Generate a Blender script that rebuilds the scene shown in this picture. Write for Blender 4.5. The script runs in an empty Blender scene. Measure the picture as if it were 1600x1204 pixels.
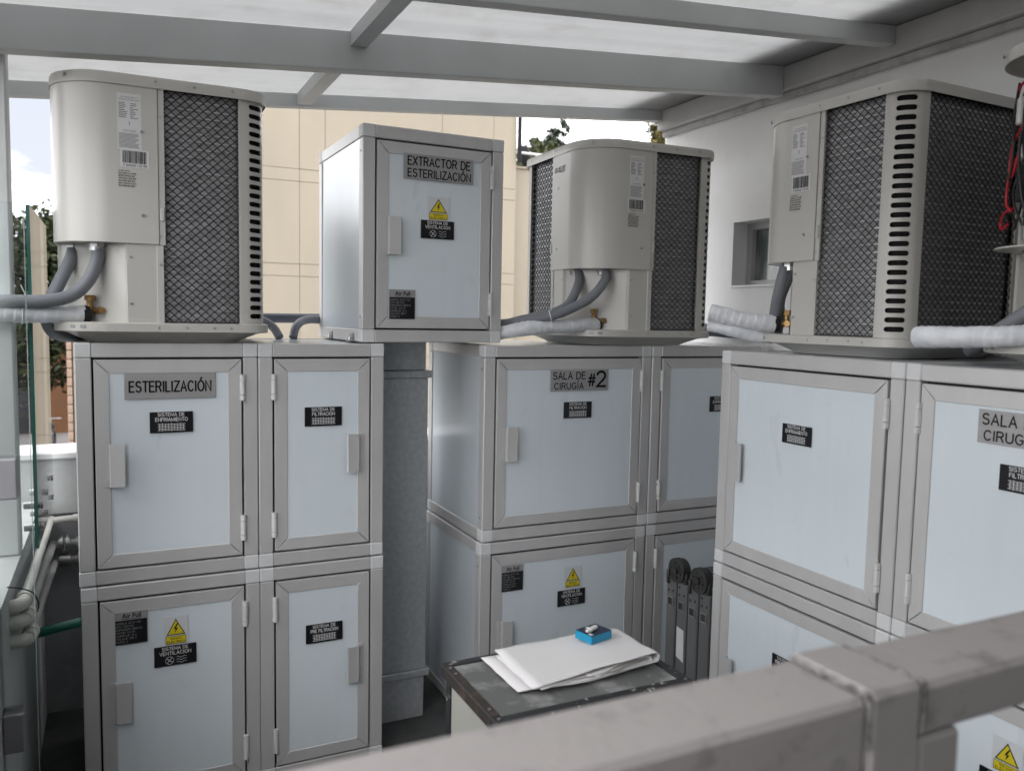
import bpy, bmesh, math, random
from math import sin, cos, pi, radians, sqrt
from mathutils import Vector, Matrix

random.seed(7)
SC = bpy.context.scene
COL = SC.collection

# ------------------------------------------------------------------ camera
cam_d = bpy.data.cameras.new('camera')
cam = bpy.data.objects.new('camera', cam_d)
COL.objects.link(cam)
SC.camera = cam
CYAW, CPITCH, CROLL = 0.4529, 0.0830, 0.01963
fw = Vector((sin(CYAW) * cos(CPITCH), cos(CYAW) * cos(CPITCH), -sin(CPITCH)))
r0 = Vector((cos(CYAW), -sin(CYAW), 0.0))
u0 = r0.cross(fw)
rt = r0 * cos(CROLL) + u0 * sin(CROLL)
up = -r0 * sin(CROLL) + u0 * cos(CROLL)
cam.matrix_world = Matrix(((rt.x, up.x, -fw.x, 0), (rt.y, up.y, -fw.y, 0), (rt.z, up.z, -fw.z, 1.602), (0, 0, 0, 1)))
cam_d.sensor_width = 36.0
cam_d.lens = 1283.0 / 1600.0 * 36.0
cam_d.clip_start = 0.02
cam_d.clip_end = 2000.0
cam_d.dof.use_dof = True
cam_d.dof.focus_distance = 2.9
cam_d.dof.aperture_fstop = 3.4

# ------------------------------------------------------------------ sky, sun, exposure
SUN_EL, SUN_AZ = radians(55), radians(215)
world = bpy.data.worlds.new('World')
SC.world = world
world.use_nodes = True
wn, wl = world.node_tree.nodes, world.node_tree.links
wn.clear()
wo = wn.new('ShaderNodeOutputWorld')
bg = wn.new('ShaderNodeBackground')
bg.inputs['Strength'].default_value = 0.15
sky = wn.new('ShaderNodeTexSky')
sky.sky_type = 'NISHITA'
sky.sun_disc = False
sky.sun_elevation = SUN_EL
sky.sun_rotation = SUN_AZ
tc = wn.new('ShaderNodeTexCoord')
mp = wn.new('ShaderNodeMapping')
mp.inputs['Scale'].default_value = (1.0, 1.0, 2.2)
mp.inputs['Location'].default_value = (-0.896, 4.433, 1.205)
nz = wn.new('ShaderNodeTexNoise')
nz.inputs['Scale'].default_value = 2.3
nz.inputs['Detail'].default_value = 7
nz.inputs['Roughness'].default_value = 0.55
rp = wn.new('ShaderNodeValToRGB')
rp.color_ramp.elements[0].position = 0.42
rp.color_ramp.elements[0].color = (3.7, 3.8, 4.15, 1)
rp.color_ramp.elements[1].position = 0.56
rp.color_ramp.elements[1].color = (26.0, 26.0, 26.1, 1)
mx = wn.new('ShaderNodeMix')
mx.data_type = 'RGBA'
mx.inputs[0].default_value = 0.9
wl.new(tc.outputs['Generated'], mp.inputs[0])
wl.new(mp.outputs[0], nz.inputs['Vector'])
wl.new(nz.outputs[0], rp.inputs[0])
wl.new(sky.outputs[0], mx.inputs[6])
wl.new(rp.outputs[0], mx.inputs[7])
wl.new(mx.outputs[2], bg.inputs[0])
wl.new(bg.outputs[0], wo.inputs[0])

sd = bpy.data.lights.new('sun', 'SUN')
sd.energy = 0.6
sd.angle = radians(40)
sd.color = (1.0, 0.97, 0.93)
sun = bpy.data.objects.new('sun', sd)
COL.objects.link(sun)
sdir = Vector((sin(SUN_AZ) * cos(SUN_EL), cos(SUN_AZ) * cos(SUN_EL), sin(SUN_EL)))
sun.rotation_euler = sdir.to_track_quat('Z', 'Y').to_euler()

vs = SC.view_settings
vs.view_transform = 'Standard'
vs.look = 'None'
vs.exposure = 0.62
vs.gamma = 1.0
vs.use_curve_mapping = False
SC.cycles.max_bounces = 10
SC.cycles.diffuse_bounces = 5
SC.cycles.transmission_bounces = 8
SC.cycles.transparent_max_bounces = 12
SC.cycles.use_denoising = True
SC.cycles.caustics_reflective = False
SC.cycles.caustics_refractive = False

# ------------------------------------------------------------------ materials
MATS = {}


def new_mat(name):
    m = bpy.data.materials.new(name)
    m.use_nodes = True
    nt = m.node_tree
    return m, nt, nt.nodes['Principled BSDF']


def mat(name, col, rough=0.5, metal=0.0, spec=0.5, var=0.06, scale=6.0, bump=0.0, bscale=60.0, stretch=None, rvar=0.08, coat=0.0):
    """plain surface with slight procedural colour / roughness variation"""
    m, nt, b = new_mat(name)
    n, l = nt.nodes, nt.links
    tcn = n.new('ShaderNodeTexCoord')
    src = tcn.outputs['Object']
    if stretch:
        mpn = n.new('ShaderNodeMapping')
        mpn.inputs['Scale'].default_value = stretch
        l.new(src, mpn.inputs[0])
        src = mpn.outputs[0]
    no = n.new('ShaderNodeTexNoise')
    no.inputs['Scale'].default_value = scale
    no.inputs['Detail'].default_value = 5
    l.new(src, no.inputs['Vector'])
    cr = n.new('ShaderNodeValToRGB')
    cr.color_ramp.elements[0].position = 0.3
    cr.color_ramp.elements[1].position = 0.7
    cr.color_ramp.elements[0].color = tuple(max(0, c * (1 - var)) for c in col) + (1,)
    cr.color_ramp.elements[1].color = tuple(min(1, c * (1 + var)) for c in col) + (1,)
    l.new(no.outputs[0], cr.inputs[0])
    l.new(cr.outputs[0], b.inputs['Base Color'])
    mr = n.new('ShaderNodeMapRange')
    mr.inputs['To Min'].default_value = max(0.02, rough - rvar)
    mr.inputs['To Max'].default_value = min(1.0, rough + rvar)
    l.new(no.outputs[0], mr.inputs[0])
    l.new(mr.outputs[0], b.inputs['Roughness'])
    b.inputs['Metallic'].default_value = metal
    b.inputs['Specular IOR Level'].default_value = spec
    b.inputs['Coat Weight'].default_value = coat
    if bump > 0:
        n2 = n.new('ShaderNodeTexNoise')
        n2.inputs['Scale'].default_value = bscale
        n2.inputs['Detail'].default_value = 4
        l.new(src, n2.inputs['Vector'])
        bp = n.new('ShaderNodeBump')
        bp.inputs['Strength'].default_value = bump
        bp.inputs['Distance'].default_value = 0.003
        l.new(n2.outputs[0], bp.inputs['Height'])
        l.new(bp.outputs[0], b.inputs['Normal'])
    MATS[name] = m
    return m


def stain_mat(name, base, stain, rough=0.6, scale=5.0, lo=0.5, hi=0.62, bump=0.1, bscale=40, metal=0.0, detail=8, stretch=None):
    m, nt, b = new_mat(name)
    n, l = nt.nodes, nt.links
    tcn = n.new('ShaderNodeTexCoord')
    src = tcn.outputs['Object']
    if stretch:
        mpn = n.new('ShaderNodeMapping')
        mpn.inputs['Scale'].default_value = stretch
        l.new(src, mpn.inputs[0])
        src = mpn.outputs[0]
    no = n.new('ShaderNodeTexNoise')
    no.inputs['Scale'].default_value = scale
    no.inputs['Detail'].default_value = detail
    no.inputs['Roughness'].default_value = 0.65
    l.new(src, no.inputs['Vector'])
    cr = n.new('ShaderNodeValToRGB')
    cr.color_ramp.elements[0].position = lo
    cr.color_ramp.elements[0].color = tuple(base) + (1,)
    cr.color_ramp.elements[1].position = hi
    cr.color_ramp.elements[1].color = tuple(stain) + (1,)
    l.new(no.outputs[0], cr.inputs[0])
    l.new(cr.outputs[0], b.inputs['Base Color'])
    b.inputs['Roughness'].default_value = rough
    b.inputs['Metallic'].default_value = metal
    n2 = n.new('ShaderNodeTexNoise')
    n2.inputs['Scale'].default_value = bscale
    n2.inputs['Detail'].default_value = 6
    l.new(src, n2.inputs['Vector'])
    bp = n.new('ShaderNodeBump')
    bp.inputs['Strength'].default_value = bump
    bp.inputs['Distance'].default_value = 0.004
    l.new(n2.outputs[0], bp.inputs['Height'])
    l.new(bp.outputs[0], b.inputs['Normal'])
    MATS[name] = m
    return m


mat('aluminium', (0.60, 0.588, 0.582), 0.42, 0.25, var=0.05, scale=9, stretch=(1, 1, 0.15), bump=0.05, bscale=180)

mat('panel_sheen', (0.66, 0.71, 0.75), 0.2, 0.08, spec=0.6, var=0.03, scale=2.0, bump=0.12, bscale=1.8, rvar=0.05)
mat('cap_plastic', (0.68, 0.685, 0.69), 0.5, var=0.03)
mat('hinge_plastic', (0.66, 0.66, 0.64), 0.45, var=0.03)
mat('dark_gap', (0.02, 0.02, 0.022), 0.8)
mat('sign_steel', (0.38, 0.37, 0.37), 0.45, 0.3, var=0.06, scale=14, stretch=(0.3, 1, 6))
mat('ink_black', (0.006, 0.006, 0.008), 0.6, spec=0.2)
mat('plate_black', (0.010, 0.010, 0.013), 0.3, spec=0.4)
mat('ink_white', (0.80, 0.80, 0.80), 0.5)
mat('ink_grey', (0.30, 0.30, 0.30), 0.5)
mat('sticker_clear', (0.66, 0.68, 0.70), 0.3, var=0.02)
mat('warning_yellow', (0.72, 0.58, 0.02), 0.45, var=0.04)
mat('paper_label', (0.68, 0.68, 0.67), 0.5, var=0.03)
mat('label_print', (0.18, 0.18, 0.19), 0.6, var=0.1)
mat('unit_cream', (0.545, 0.53, 0.495), 0.32, 0.0, spec=0.5, var=0.02, scale=3, bump=0.02, bscale=4)
mat('guard_black', (0.007, 0.007, 0.008), 0.45)
mat('coil_dark', (0.38, 0.375, 0.385), 0.5, 0.2, var=0.25, scale=22, stretch=(1, 1, 3))
mat('coil_tube', (0.75, 0.76, 0.78), 0.3, 0.6, var=0.3, scale=30)
mat('steel_bright', (0.45, 0.45, 0.45), 0.3, 0.9, var=0.1)
mat('conduit_grey', (0.19, 0.20, 0.22), 0.5, spec=0.35, var=0.06)
mat('conduit_dark', (0.10, 0.115, 0.14), 0.5, var=0.08)
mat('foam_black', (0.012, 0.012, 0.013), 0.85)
mat('tie_white', (0.72, 0.73, 0.74), 0.4)
mat('brass', (0.36, 0.22, 0.09), 0.4, 0.7, var=0.25, scale=40)
mat('roof_steel', (0.54, 0.555, 0.555), 0.5, 0.0, var=0.07, scale=4, bump=0.08, bscale=25)
mat('wall_beam_paint', (0.52, 0.52, 0.515), 0.55, var=0.08, scale=5)
mat('flashing', (0.5, 0.5, 0.5), 0.55, var=0.08)
mat('pvc_white', (0.60, 0.585, 0.54), 0.4, var=0.1, scale=12)
mat('pipe_grey', (0.38, 0.37, 0.36), 0.5, var=0.1)
mat('pipe_green', (0.012, 0.15, 0.10), 0.45)
mat('wire_red', (0.45, 0.02, 0.03), 0.4)
mat('wire_black', (0.012, 0.012, 0.012), 0.4)
mat('hinge_black', (0.035, 0.034, 0.034), 0.5, var=0.3, scale=30)
mat('ladder_aluminium', (0.20, 0.20, 0.20), 0.45, 0.55, var=0.12, scale=12, stretch=(1, 1, 0.2))
mat('paper', (0.66, 0.645, 0.645), 0.75, var=0.03, bump=0.06, bscale=30)
mat('paper_dark', (0.50, 0.47, 0.44), 0.8, var=0.06)
mat('box_cyan', (0.005, 0.24, 0.42), 0.35)
mat('box_navy', (0.012, 0.02, 0.05), 0.3)
mat('white_gloss', (0.72, 0.72, 0.70), 0.3)
mat('table_side', (0.34, 0.335, 0.30), 0.5, var=0.12, scale=5)
mat('facade', (0.335, 0.29, 0.225), 0.75, var=0.07, scale=2.4, bump=0.15, bscale=30, stretch=(1, 1, 0.3))
mat('facade_joint', (0.24, 0.20, 0.15), 0.9)
mat('brick', (0.36, 0.25, 0.19), 0.85, var=0.15, scale=8)
mat('dark_netting', (0.01, 0.01, 0.012), 0.9, var=0.3)
mat('ochre_wall', (0.10, 0.042, 0.014), 0.8, var=0.12, scale=1.5)
mat('roof_tile_dark', (0.06, 0.04, 0.03), 0.85)
mat('bark', (0.07, 0.05, 0.035), 0.9, var=0.3)
mat('light_block_dark', (0.09, 0.09, 0.09), 0.7)  # dark coat of the added light-blocking wall
mat('white_paint', (0.72, 0.72, 0.72), 0.5)
mat('clamp_grey', (0.30, 0.30, 0.315), 0.4, 0.4)
stain_mat('wall_white', (0.88, 0.88, 0.88), (0.81, 0.81, 0.80), 0.75, scale=2.2, lo=0.42, hi=0.72, bump=0.28, bscale=38)
stain_mat('grime', (0.50, 0.50, 0.495), (0.33, 0.32, 0.31), 0.8, scale=7, lo=0.46, hi=0.66, bump=0.25, bscale=60)
stain_mat('parapet', (0.47, 0.475, 0.475), (0.38, 0.38, 0.375), 0.75, scale=4, lo=0.45, hi=0.7)
stain_mat('parapet_shaded', (0.32, 0.32, 0.325), (0.22, 0.22, 0.22), 0.8, scale=6, lo=0.45, hi=0.7)  # darker copy of the parapet render, shade put into the colour
stain_mat('floor', (0.07, 0.07, 0.07), (0.035, 0.035, 0.035), 0.8, scale=4, lo=0.4, hi=0.65, bump=0.2)
stain_mat('table_top', (0.12, 0.125, 0.12), (0.34, 0.34, 0.33), 0.5, scale=11, lo=0.5, hi=0.72, bump=0.12, bscale=30)
stain_mat('table_trim', (0.018, 0.019, 0.022), (0.42, 0.41, 0.39), 0.5, scale=38, lo=0.60, hi=0.66, bump=0.15)
stain_mat('table_rust', (0.028, 0.023, 0.021), (0.11, 0.07, 0.052), 0.6, scale=30, lo=0.5, hi=0.68, bump=0.2)
stain_mat('rail_paint', (0.36, 0.335, 0.325), (0.19, 0.175, 0.17), 0.5, scale=21, lo=0.55, hi=0.74, bump=0.35, bscale=70)
stain_mat('weld', (0.26, 0.245, 0.24), (0.10, 0.095, 0.09), 0.6, scale=60, lo=0.42, hi=0.6, bump=0.3, bscale=120)
stain_mat('galvanised', (0.43, 0.45, 0.465), (0.52, 0.535, 0.55), 0.3, scale=48, lo=0.4, hi=0.66, bump=0.05, metal=0.3, detail=3)
stain_mat('street', (0.11, 0.10, 0.097), (0.08, 0.075, 0.072), 0.85, scale=0.5, lo=0.4, hi=0.65, bump=0.2, bscale=3)


def special_mats():
    # white film-coated door sheet: soft waviness, dust veil, rain streaks, a few scuffs
    m, nt, b = new_mat('panel_white')
    n, l = nt.nodes, nt.links
    tcn = n.new('ShaderNodeTexCoord')
    oi = n.new('ShaderNodeObjectInfo')
    ad = n.new('ShaderNodeVectorMath')
    ad.operation = 'ADD'
    l.new(tcn.outputs['Object'], ad.inputs[0])
    l.new(oi.outputs['Location'], ad.inputs[1])

    def noise(scale, stretch, detail=6):
        mpn = n.new('ShaderNodeMapping')
        mpn.inputs['Scale'].default_value = stretch
        l.new(ad.outputs[0], mpn.inputs[0])
        no = n.new('ShaderNodeTexNoise')
        no.inputs['Scale'].default_value = scale
        no.inputs['Detail'].default_value = detail
        l.new(mpn.outputs[0], no.inputs['Vector'])
        return no.outputs[0]

    def ramp(src, lo, hi, a, c):
        cr = n.new('ShaderNodeValToRGB')
        cr.color_ramp.elements[0].position = lo
        cr.color_ramp.elements[1].position = hi
        cr.color_ramp.elements[0].color = a + (1,)
        cr.color_ramp.elements[1].color = c + (1,)
        l.new(src, cr.inputs[0])
        return cr.outputs[0]

    def mixc(a, c, f):
        mm = n.new('ShaderNodeMix')
        mm.data_type = 'RGBA'
        mm.blend_type = 'MULTIPLY'
        mm.inputs[0].default_value = f
        l.new(a, mm.inputs[6])
        l.new(c, mm.inputs[7])
        return mm.outputs[2]
    base = ramp(noise(3.0, (1, 1, 1)), 0.3, 0.7, (0.69, 0.755, 0.80), (0.725, 0.785, 0.825))
    streak = ramp(noise(26.0, (1, 1, 0.06)), 0.45, 0.72, (1, 1, 1), (0.90, 0.895, 0.885))
    scuff = ramp(noise(19.0, (1, 1, 1), 9), 0.62, 0.70, (1, 1, 1), (0.87, 0.86, 0.85))
    c = mixc(mixc(base, streak, 0.2), scuff, 0.18)
    l.new(c, b.inputs['Base Color'])
    rgh = ramp(noise(7.0, (1, 1, 0.4)), 0.3, 0.7, (0.26, 0.26, 0.26), (0.46, 0.46, 0.46))
    l.new(rgh, b.inputs['Roughness'])
    bp = n.new('ShaderNodeBump')
    bp.inputs['Strength'].default_value = 0.12
    bp.inputs['Distance'].default_value = 0.02
    l.new(noise(3.2, (1, 1, 1), 1), bp.inputs['Height'])
    l.new(bp.outputs[0], b.inputs['Normal'])
    MATS['panel_white'] = m
    # multiwall polycarbonate: light passes through diffusely; faint flutes
    m, nt, b = new_mat('polycarbonate')
    n, l = nt.nodes, nt.links
    n.remove(b)
    out = n['Material Output']
    t = n.new('ShaderNodeBsdfTranslucent')
    d = n.new('ShaderNodeBsdfDiffuse')
    g = n.new('ShaderNodeBsdfGlossy')
    g.inputs['Roughness'].default_value = 0.35
    g.inputs['Color'].default_value = (0.8, 0.8, 0.8, 1)
    d.inputs['Color'].default_value = (0.7, 0.7, 0.7, 1)
    tcn = n.new('ShaderNodeTexCoord')
    mpn = n.new('ShaderNodeMapping')
    mpn.inputs['Scale'].default_value = (0.25, 9.0, 1.0)
    no = n.new('ShaderNodeTexNoise')
    no.inputs['Scale'].default_value = 2.0
    no.inputs['Detail'].default_value = 6
    cr = n.new('ShaderNodeValToRGB')
    cr.color_ramp.elements[0].position = 0.3
    cr.color_ramp.elements[0].color = (0.19, 0.192, 0.195, 1)
    cr.color_ramp.elements[1].position = 0.68
    cr.color_ramp.elements[1].color = (0.222, 0.222, 0.22, 1)
    l.new(tcn.outputs['Object'], mpn.inputs[0])
    l.new(mpn.outputs[0], no.inputs['Vector'])
    l.new(no.outputs[0], cr.inputs[0])
    n2 = n.new('ShaderNodeTexNoise')
    n2.inputs['Scale'].default_value = 5.5
    n2.inputs['Detail'].default_value = 9
    n2.inputs['Roughness'].default_value = 0.7
    l.new(tcn.outputs['Object'], n2.inputs['Vector'])
    c2 = n.new('ShaderNodeValToRGB')
    c2.color_ramp.elements[0].position = 0.50
    c2.color_ramp.elements[0].color = (1, 1, 1, 1)
    c2.color_ramp.elements[1].position = 0.76
    c2.color_ramp.elements[1].color = (0.74, 0.73, 0.70, 1)
    l.new(n2.outputs[0], c2.inputs[0])
    mu = n.new('ShaderNodeMix')
    mu.data_type = 'RGBA'
    mu.blend_type = 'MULTIPLY'
    mu.inputs[0].default_value = 1.0
    l.new(cr.outputs[0], mu.inputs[6])
    l.new(c2.outputs[0], mu.inputs[7])
    l.new(mu.outputs[2], t.inputs['Color'])
    m1 = n.new('ShaderNodeMixShader')
    m1.inputs[0].default_value = 0.25
    m2 = n.new('ShaderNodeMixShader')
    m2.inputs[0].default_value = 0.05
    l.new(t.outputs[0], m1.inputs[1])
    l.new(d.outputs[0], m1.inputs[2])
    l.new(m1.outputs[0], m2.inputs[1])
    l.new(g.outputs[0], m2.inputs[2])
    l.new(m2.outputs[0], out.inputs['Surface'])
    MATS['polycarbonate'] = m
    # clear sheet glass: straight-through with a fresnel reflection
    m, nt, b = new_mat('sheet_glass')
    n, l = nt.nodes, nt.links
    n.remove(b)
    out = n['Material Output']
    tr = n.new('ShaderNodeBsdfTransparent')
    tr.inputs[0].default_value = (0.94, 0.965, 0.96, 1)
    gl = n.new('ShaderNodeBsdfGlossy')
    gl.inputs['Roughness'].default_value = 0.09
    fr = n.new('ShaderNodeFresnel')
    fr.inputs[0].default_value = 1.5
    mxx = n.new('ShaderNodeMixShader')
    l.new(fr.outputs[0], mxx.inputs[0])
    l.new(tr.outputs[0], mxx.inputs[1])
    l.new(gl.outputs[0], mxx.inputs[2])
    l.new(mxx.outputs[0], out.inputs['Surface'])
    MATS['sheet_glass'] = m
    m, nt, b = new_mat('glass_edge')
    b.inputs['Base Color'].default_value = (0.03, 0.12, 0.10, 1)
    b.inputs['Roughness'].default_value = 0.15
    MATS['glass_edge'] = m
    m, nt, b = new_mat('glass_edge_pale')
    b.inputs['Base Color'].default_value = (0.34, 0.42, 0.41, 1)
    b.inputs['Roughness'].default_value = 0.2
    MATS['glass_edge_pale'] = m
    m, nt, b = new_mat('window_glass')
    n, l = nt.nodes, nt.links
    no = n.new('ShaderNodeTexNoise')
    no.inputs['Scale'].default_value = 5.0
    tcn = n.new('ShaderNodeTexCoord')
    mpn = n.new('ShaderNodeMapping')
    mpn.inputs['Scale'].default_value = (1, 3, 0.6)
    l.new(tcn.outputs['Object'], mpn.inputs[0])
    l.new(mpn.outputs[0], no.inputs['Vector'])
    cr = n.new('ShaderNodeValToRGB')
    cr.color_ramp.elements[0].position = 0.42
    cr.color_ramp.elements[0].color = (0.10, 0.12, 0.115, 1)
    cr.color_ramp.elements[1].position = 0.56
    cr.color_ramp.elements[1].color = (0.26, 0.28, 0.265, 1)
    l.new(no.outputs[0], cr.inputs[0])
    l.new(cr.outputs[0], b.inputs['Base Color'])
    b.inputs['Roughness'].default_value = 0.12
    MATS['window_glass'] = m
    # wrapped pipe insulation tape: white, with turns
    m, nt, b = new_mat('wrap_tape')
    n, l = nt.nodes, nt.links
    tcn = n.new('ShaderNodeTexCoord')
    no = n.new('ShaderNodeTexNoise')
    no.inputs['Scale'].default_value = 26
    no.inputs['Detail'].default_value = 5
    l.new(tcn.outputs['Object'], no.inputs['Vector'])
    cr = n.new('ShaderNodeValToRGB')
    cr.color_ramp.elements[0].position = 0.3
    cr.color_ramp.elements[0].color = (0.66, 0.68, 0.715, 1)
    cr.color_ramp.elements[1].position = 0.65
    cr.color_ramp.elements[1].color = (0.80, 0.815, 0.84, 1)
    l.new(no.outputs[0], cr.inputs[0])
    l.new(cr.outputs[0], b.inputs['Base Color'])
    b.inputs['Roughness'].default_value = 0.42
    bp = n.new('ShaderNodeBump')
    bp.inputs['Strength'].default_value = 0.25
    bp.inputs['Distance'].default_value = 0.006
    l.new(no.outputs[0], bp.inputs['Height'])
    l.new(bp.outputs[0], b.inputs['Normal'])
    MATS['wrap_tape'] = m
    for nm, c1, c2 in (('leaf_dark', (0.012, 0.022, 0.008), (0.055, 0.075, 0.022)), ('leaf_mid', (0.022, 0.036, 0.012), (0.12, 0.125, 0.045)),
                       ('leaf_conifer', (0.012, 0.02, 0.014), (0.05, 0.07, 0.04)), ('leaf_gold', (0.03, 0.03, 0.008), (0.19, 0.15, 0.03))):
        m, nt, b = new_mat(nm)
        n, l = nt.nodes, nt.links
        ge = n.new('ShaderNodeNewGeometry')
        cr = n.new('ShaderNodeValToRGB')
        cr.color_ramp.elements[0].color = c1 + (1,)
        cr.color_ramp.elements[1].color = c2 + (1,)
        l.new(ge.outputs['Random Per Island'], cr.inputs[0])
        l.new(cr.outputs[0], b.inputs['Base Color'])
        b.inputs['Roughness'].default_value = 0.6
        MATS[nm] = m


special_mats()


# ------------------------------------------------------------------ mesh helpers
class MB:
    def __init__(self):
        self.v, self.f = [], []

    def add(self, vs, fs):
        o = len(self.v)
        self.v += [tuple(p) for p in vs]
        self.f += [tuple(i + o for i in q) for q in fs]
        return self

    def box(self, x0, x1, y0, y1, z0, z1):
        vs = [(x, y, z) for z in (z0, z1) for y in (y0, y1) for x in (x0, x1)]
        return self.add(vs, [(0, 2, 3, 1), (4, 5, 7, 6), (0, 1, 5, 4), (2, 6, 7, 3), (0, 4, 6, 2), (1, 3, 7, 5)])

    def cbox(self, x0, x1, y0, y1, z0, z1, c=0.002):
        """box with chamfered edges"""
        bm = bmesh.new()
        mbx = MB().box(x0, x1, y0, y1, z0, z1)
        vv = [bm.verts.new(p) for p in mbx.v]
        for q in mbx.f:
            bm.faces.new([vv[i] for i in q])
        bmesh.ops.bevel(bm, geom=bm.edges[:], offset=c, segments=1, affect='EDGES')
        bm.verts.index_update()
        self.add([p.co[:] for p in bm.verts], [[w.index for w in q.verts] for q in bm.faces])
        bm.free()
        return self

    def prism(self, poly, z0, z1):
        """poly: list of (x,y), extruded in z"""
        n = len(poly)
        vs = [(x, y, z0) for x, y in poly] + [(x, y, z1) for x, y in poly]
        fs = [(i, (i + 1) % n, n + (i + 1) % n, n + i) for i in range(n)]
        fs += [tuple(range(n - 1, -1, -1)), tuple(range(n, 2 * n))]
        return self.add(vs, fs)

    def tube(self, pts, r, seg=10, cap=True, rfun=None):
        pts = [Vector(p) for p in pts]
        n = len(pts)
        ref = None
        vs, fs = [], []
        for i, p in enumerate(pts):
            t = (pts[min(i + 1, n - 1)] - pts[max(i - 1, 0)]).normalized()
            if ref is None:
                ref = t.orthogonal().normalized()
            ref = (ref - t * ref.dot(t))
            if ref.length < 1e-6:
                ref = t.orthogonal()
            ref.normalize()
            bn = t.cross(ref)
            for k in range(seg):
                a = 2 * pi * k / seg
                rr = r if rfun is None else rfun(i, a)
                vs.append(p + (ref * cos(a) + bn * sin(a)) * rr)
        for i in range(n - 1):
            for k in range(seg):
                k2 = (k + 1) % seg
                fs.append((i * seg + k, i * seg + k2, (i + 1) * seg + k2, (i + 1) * seg + k))
        if cap:
            fs.append(tuple(range(seg - 1, -1, -1)))
            fs.append(tuple((n - 1) * seg + k for k in range(seg)))
        return self.add(vs, fs)

    def cyl(self, p0, p1, r, seg=12, r2=None):
        r2 = r if r2 is None else r2
        return self.tube([p0, p1], r, seg, True, lambda i, a: r if i == 0 else r2)

    def xform(self, M):
        self.v = [tuple(M @ Vector(p)) for p in self.v]
        return self

    def mesh(self, name, m, smooth=None):
        me = bpy.data.meshes.new(name)
        me.from_pydata(self.v, [], self.f)
        me.validate()
        bm = bmesh.new()
        bm.from_mesh(me)
        bmesh.ops.recalc_face_normals(bm, faces=bm.faces)
        bm.to_mesh(me)
        bm.free()
        if m:
            me.materials.append(MATS[m])
        if smooth is not None:
            me.shade_smooth()
            me.set_sharp_from_angle(angle=radians(smooth))
        return me

    def obj(self, name, m, parent=None, smooth=None):
        return link(name, self.mesh(name, m, smooth), parent)


def link(name, me, parent=None):
    o = bpy.data.objects.new(name, me)
    COL.objects.link(o)
    if parent:
        o.parent = parent
    return o


def tag(o, label=None, cat=None, group=None, kind=None):
    if label:
        o['label'] = label
    if cat:
        o['category'] = cat
    if group:
        o['group'] = group
    if kind:
        o['kind'] = kind
    return o


def thing(name, label, cat, loc=(0, 0, 0), rz=0.0, group=None):
    o = bpy.data.objects.new(name, None)
    COL.objects.link(o)
    o.empty_display_size = 0.1
    o.location = loc
    o.rotation_euler = (0, 0, rz)
    return tag(o, label, cat, group)


def spline(pts, n=8):
    """Catmull-Rom through pts"""
    P = [Vector(p) for p in pts]
    P = [P[0] * 2 - P[1]] + P + [P[-1] * 2 - P[-2]]
    out = []
    for i in range(1, len(P) - 2):
        for k in range(n):
            t = k / n
            a, b, c, d = P[i - 1], P[i], P[i + 1], P[i + 2]
            out.append(0.5 * ((2 * b) + (c - a) * t + (2 * a - 5 * b + 4 * c - d) * t * t + (3 * b - a - 3 * c + d) * t ** 3))
    out.append(P[-2])
    return out


def arc(cx, cy, rx, ry, a0, a1, n=8):
    return [(cx + rx * cos(radians(a0 + (a1 - a0) * k / n)), cy + ry * sin(radians(a0 + (a1 - a0) * k / n))) for k in range(n + 1)]


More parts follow.
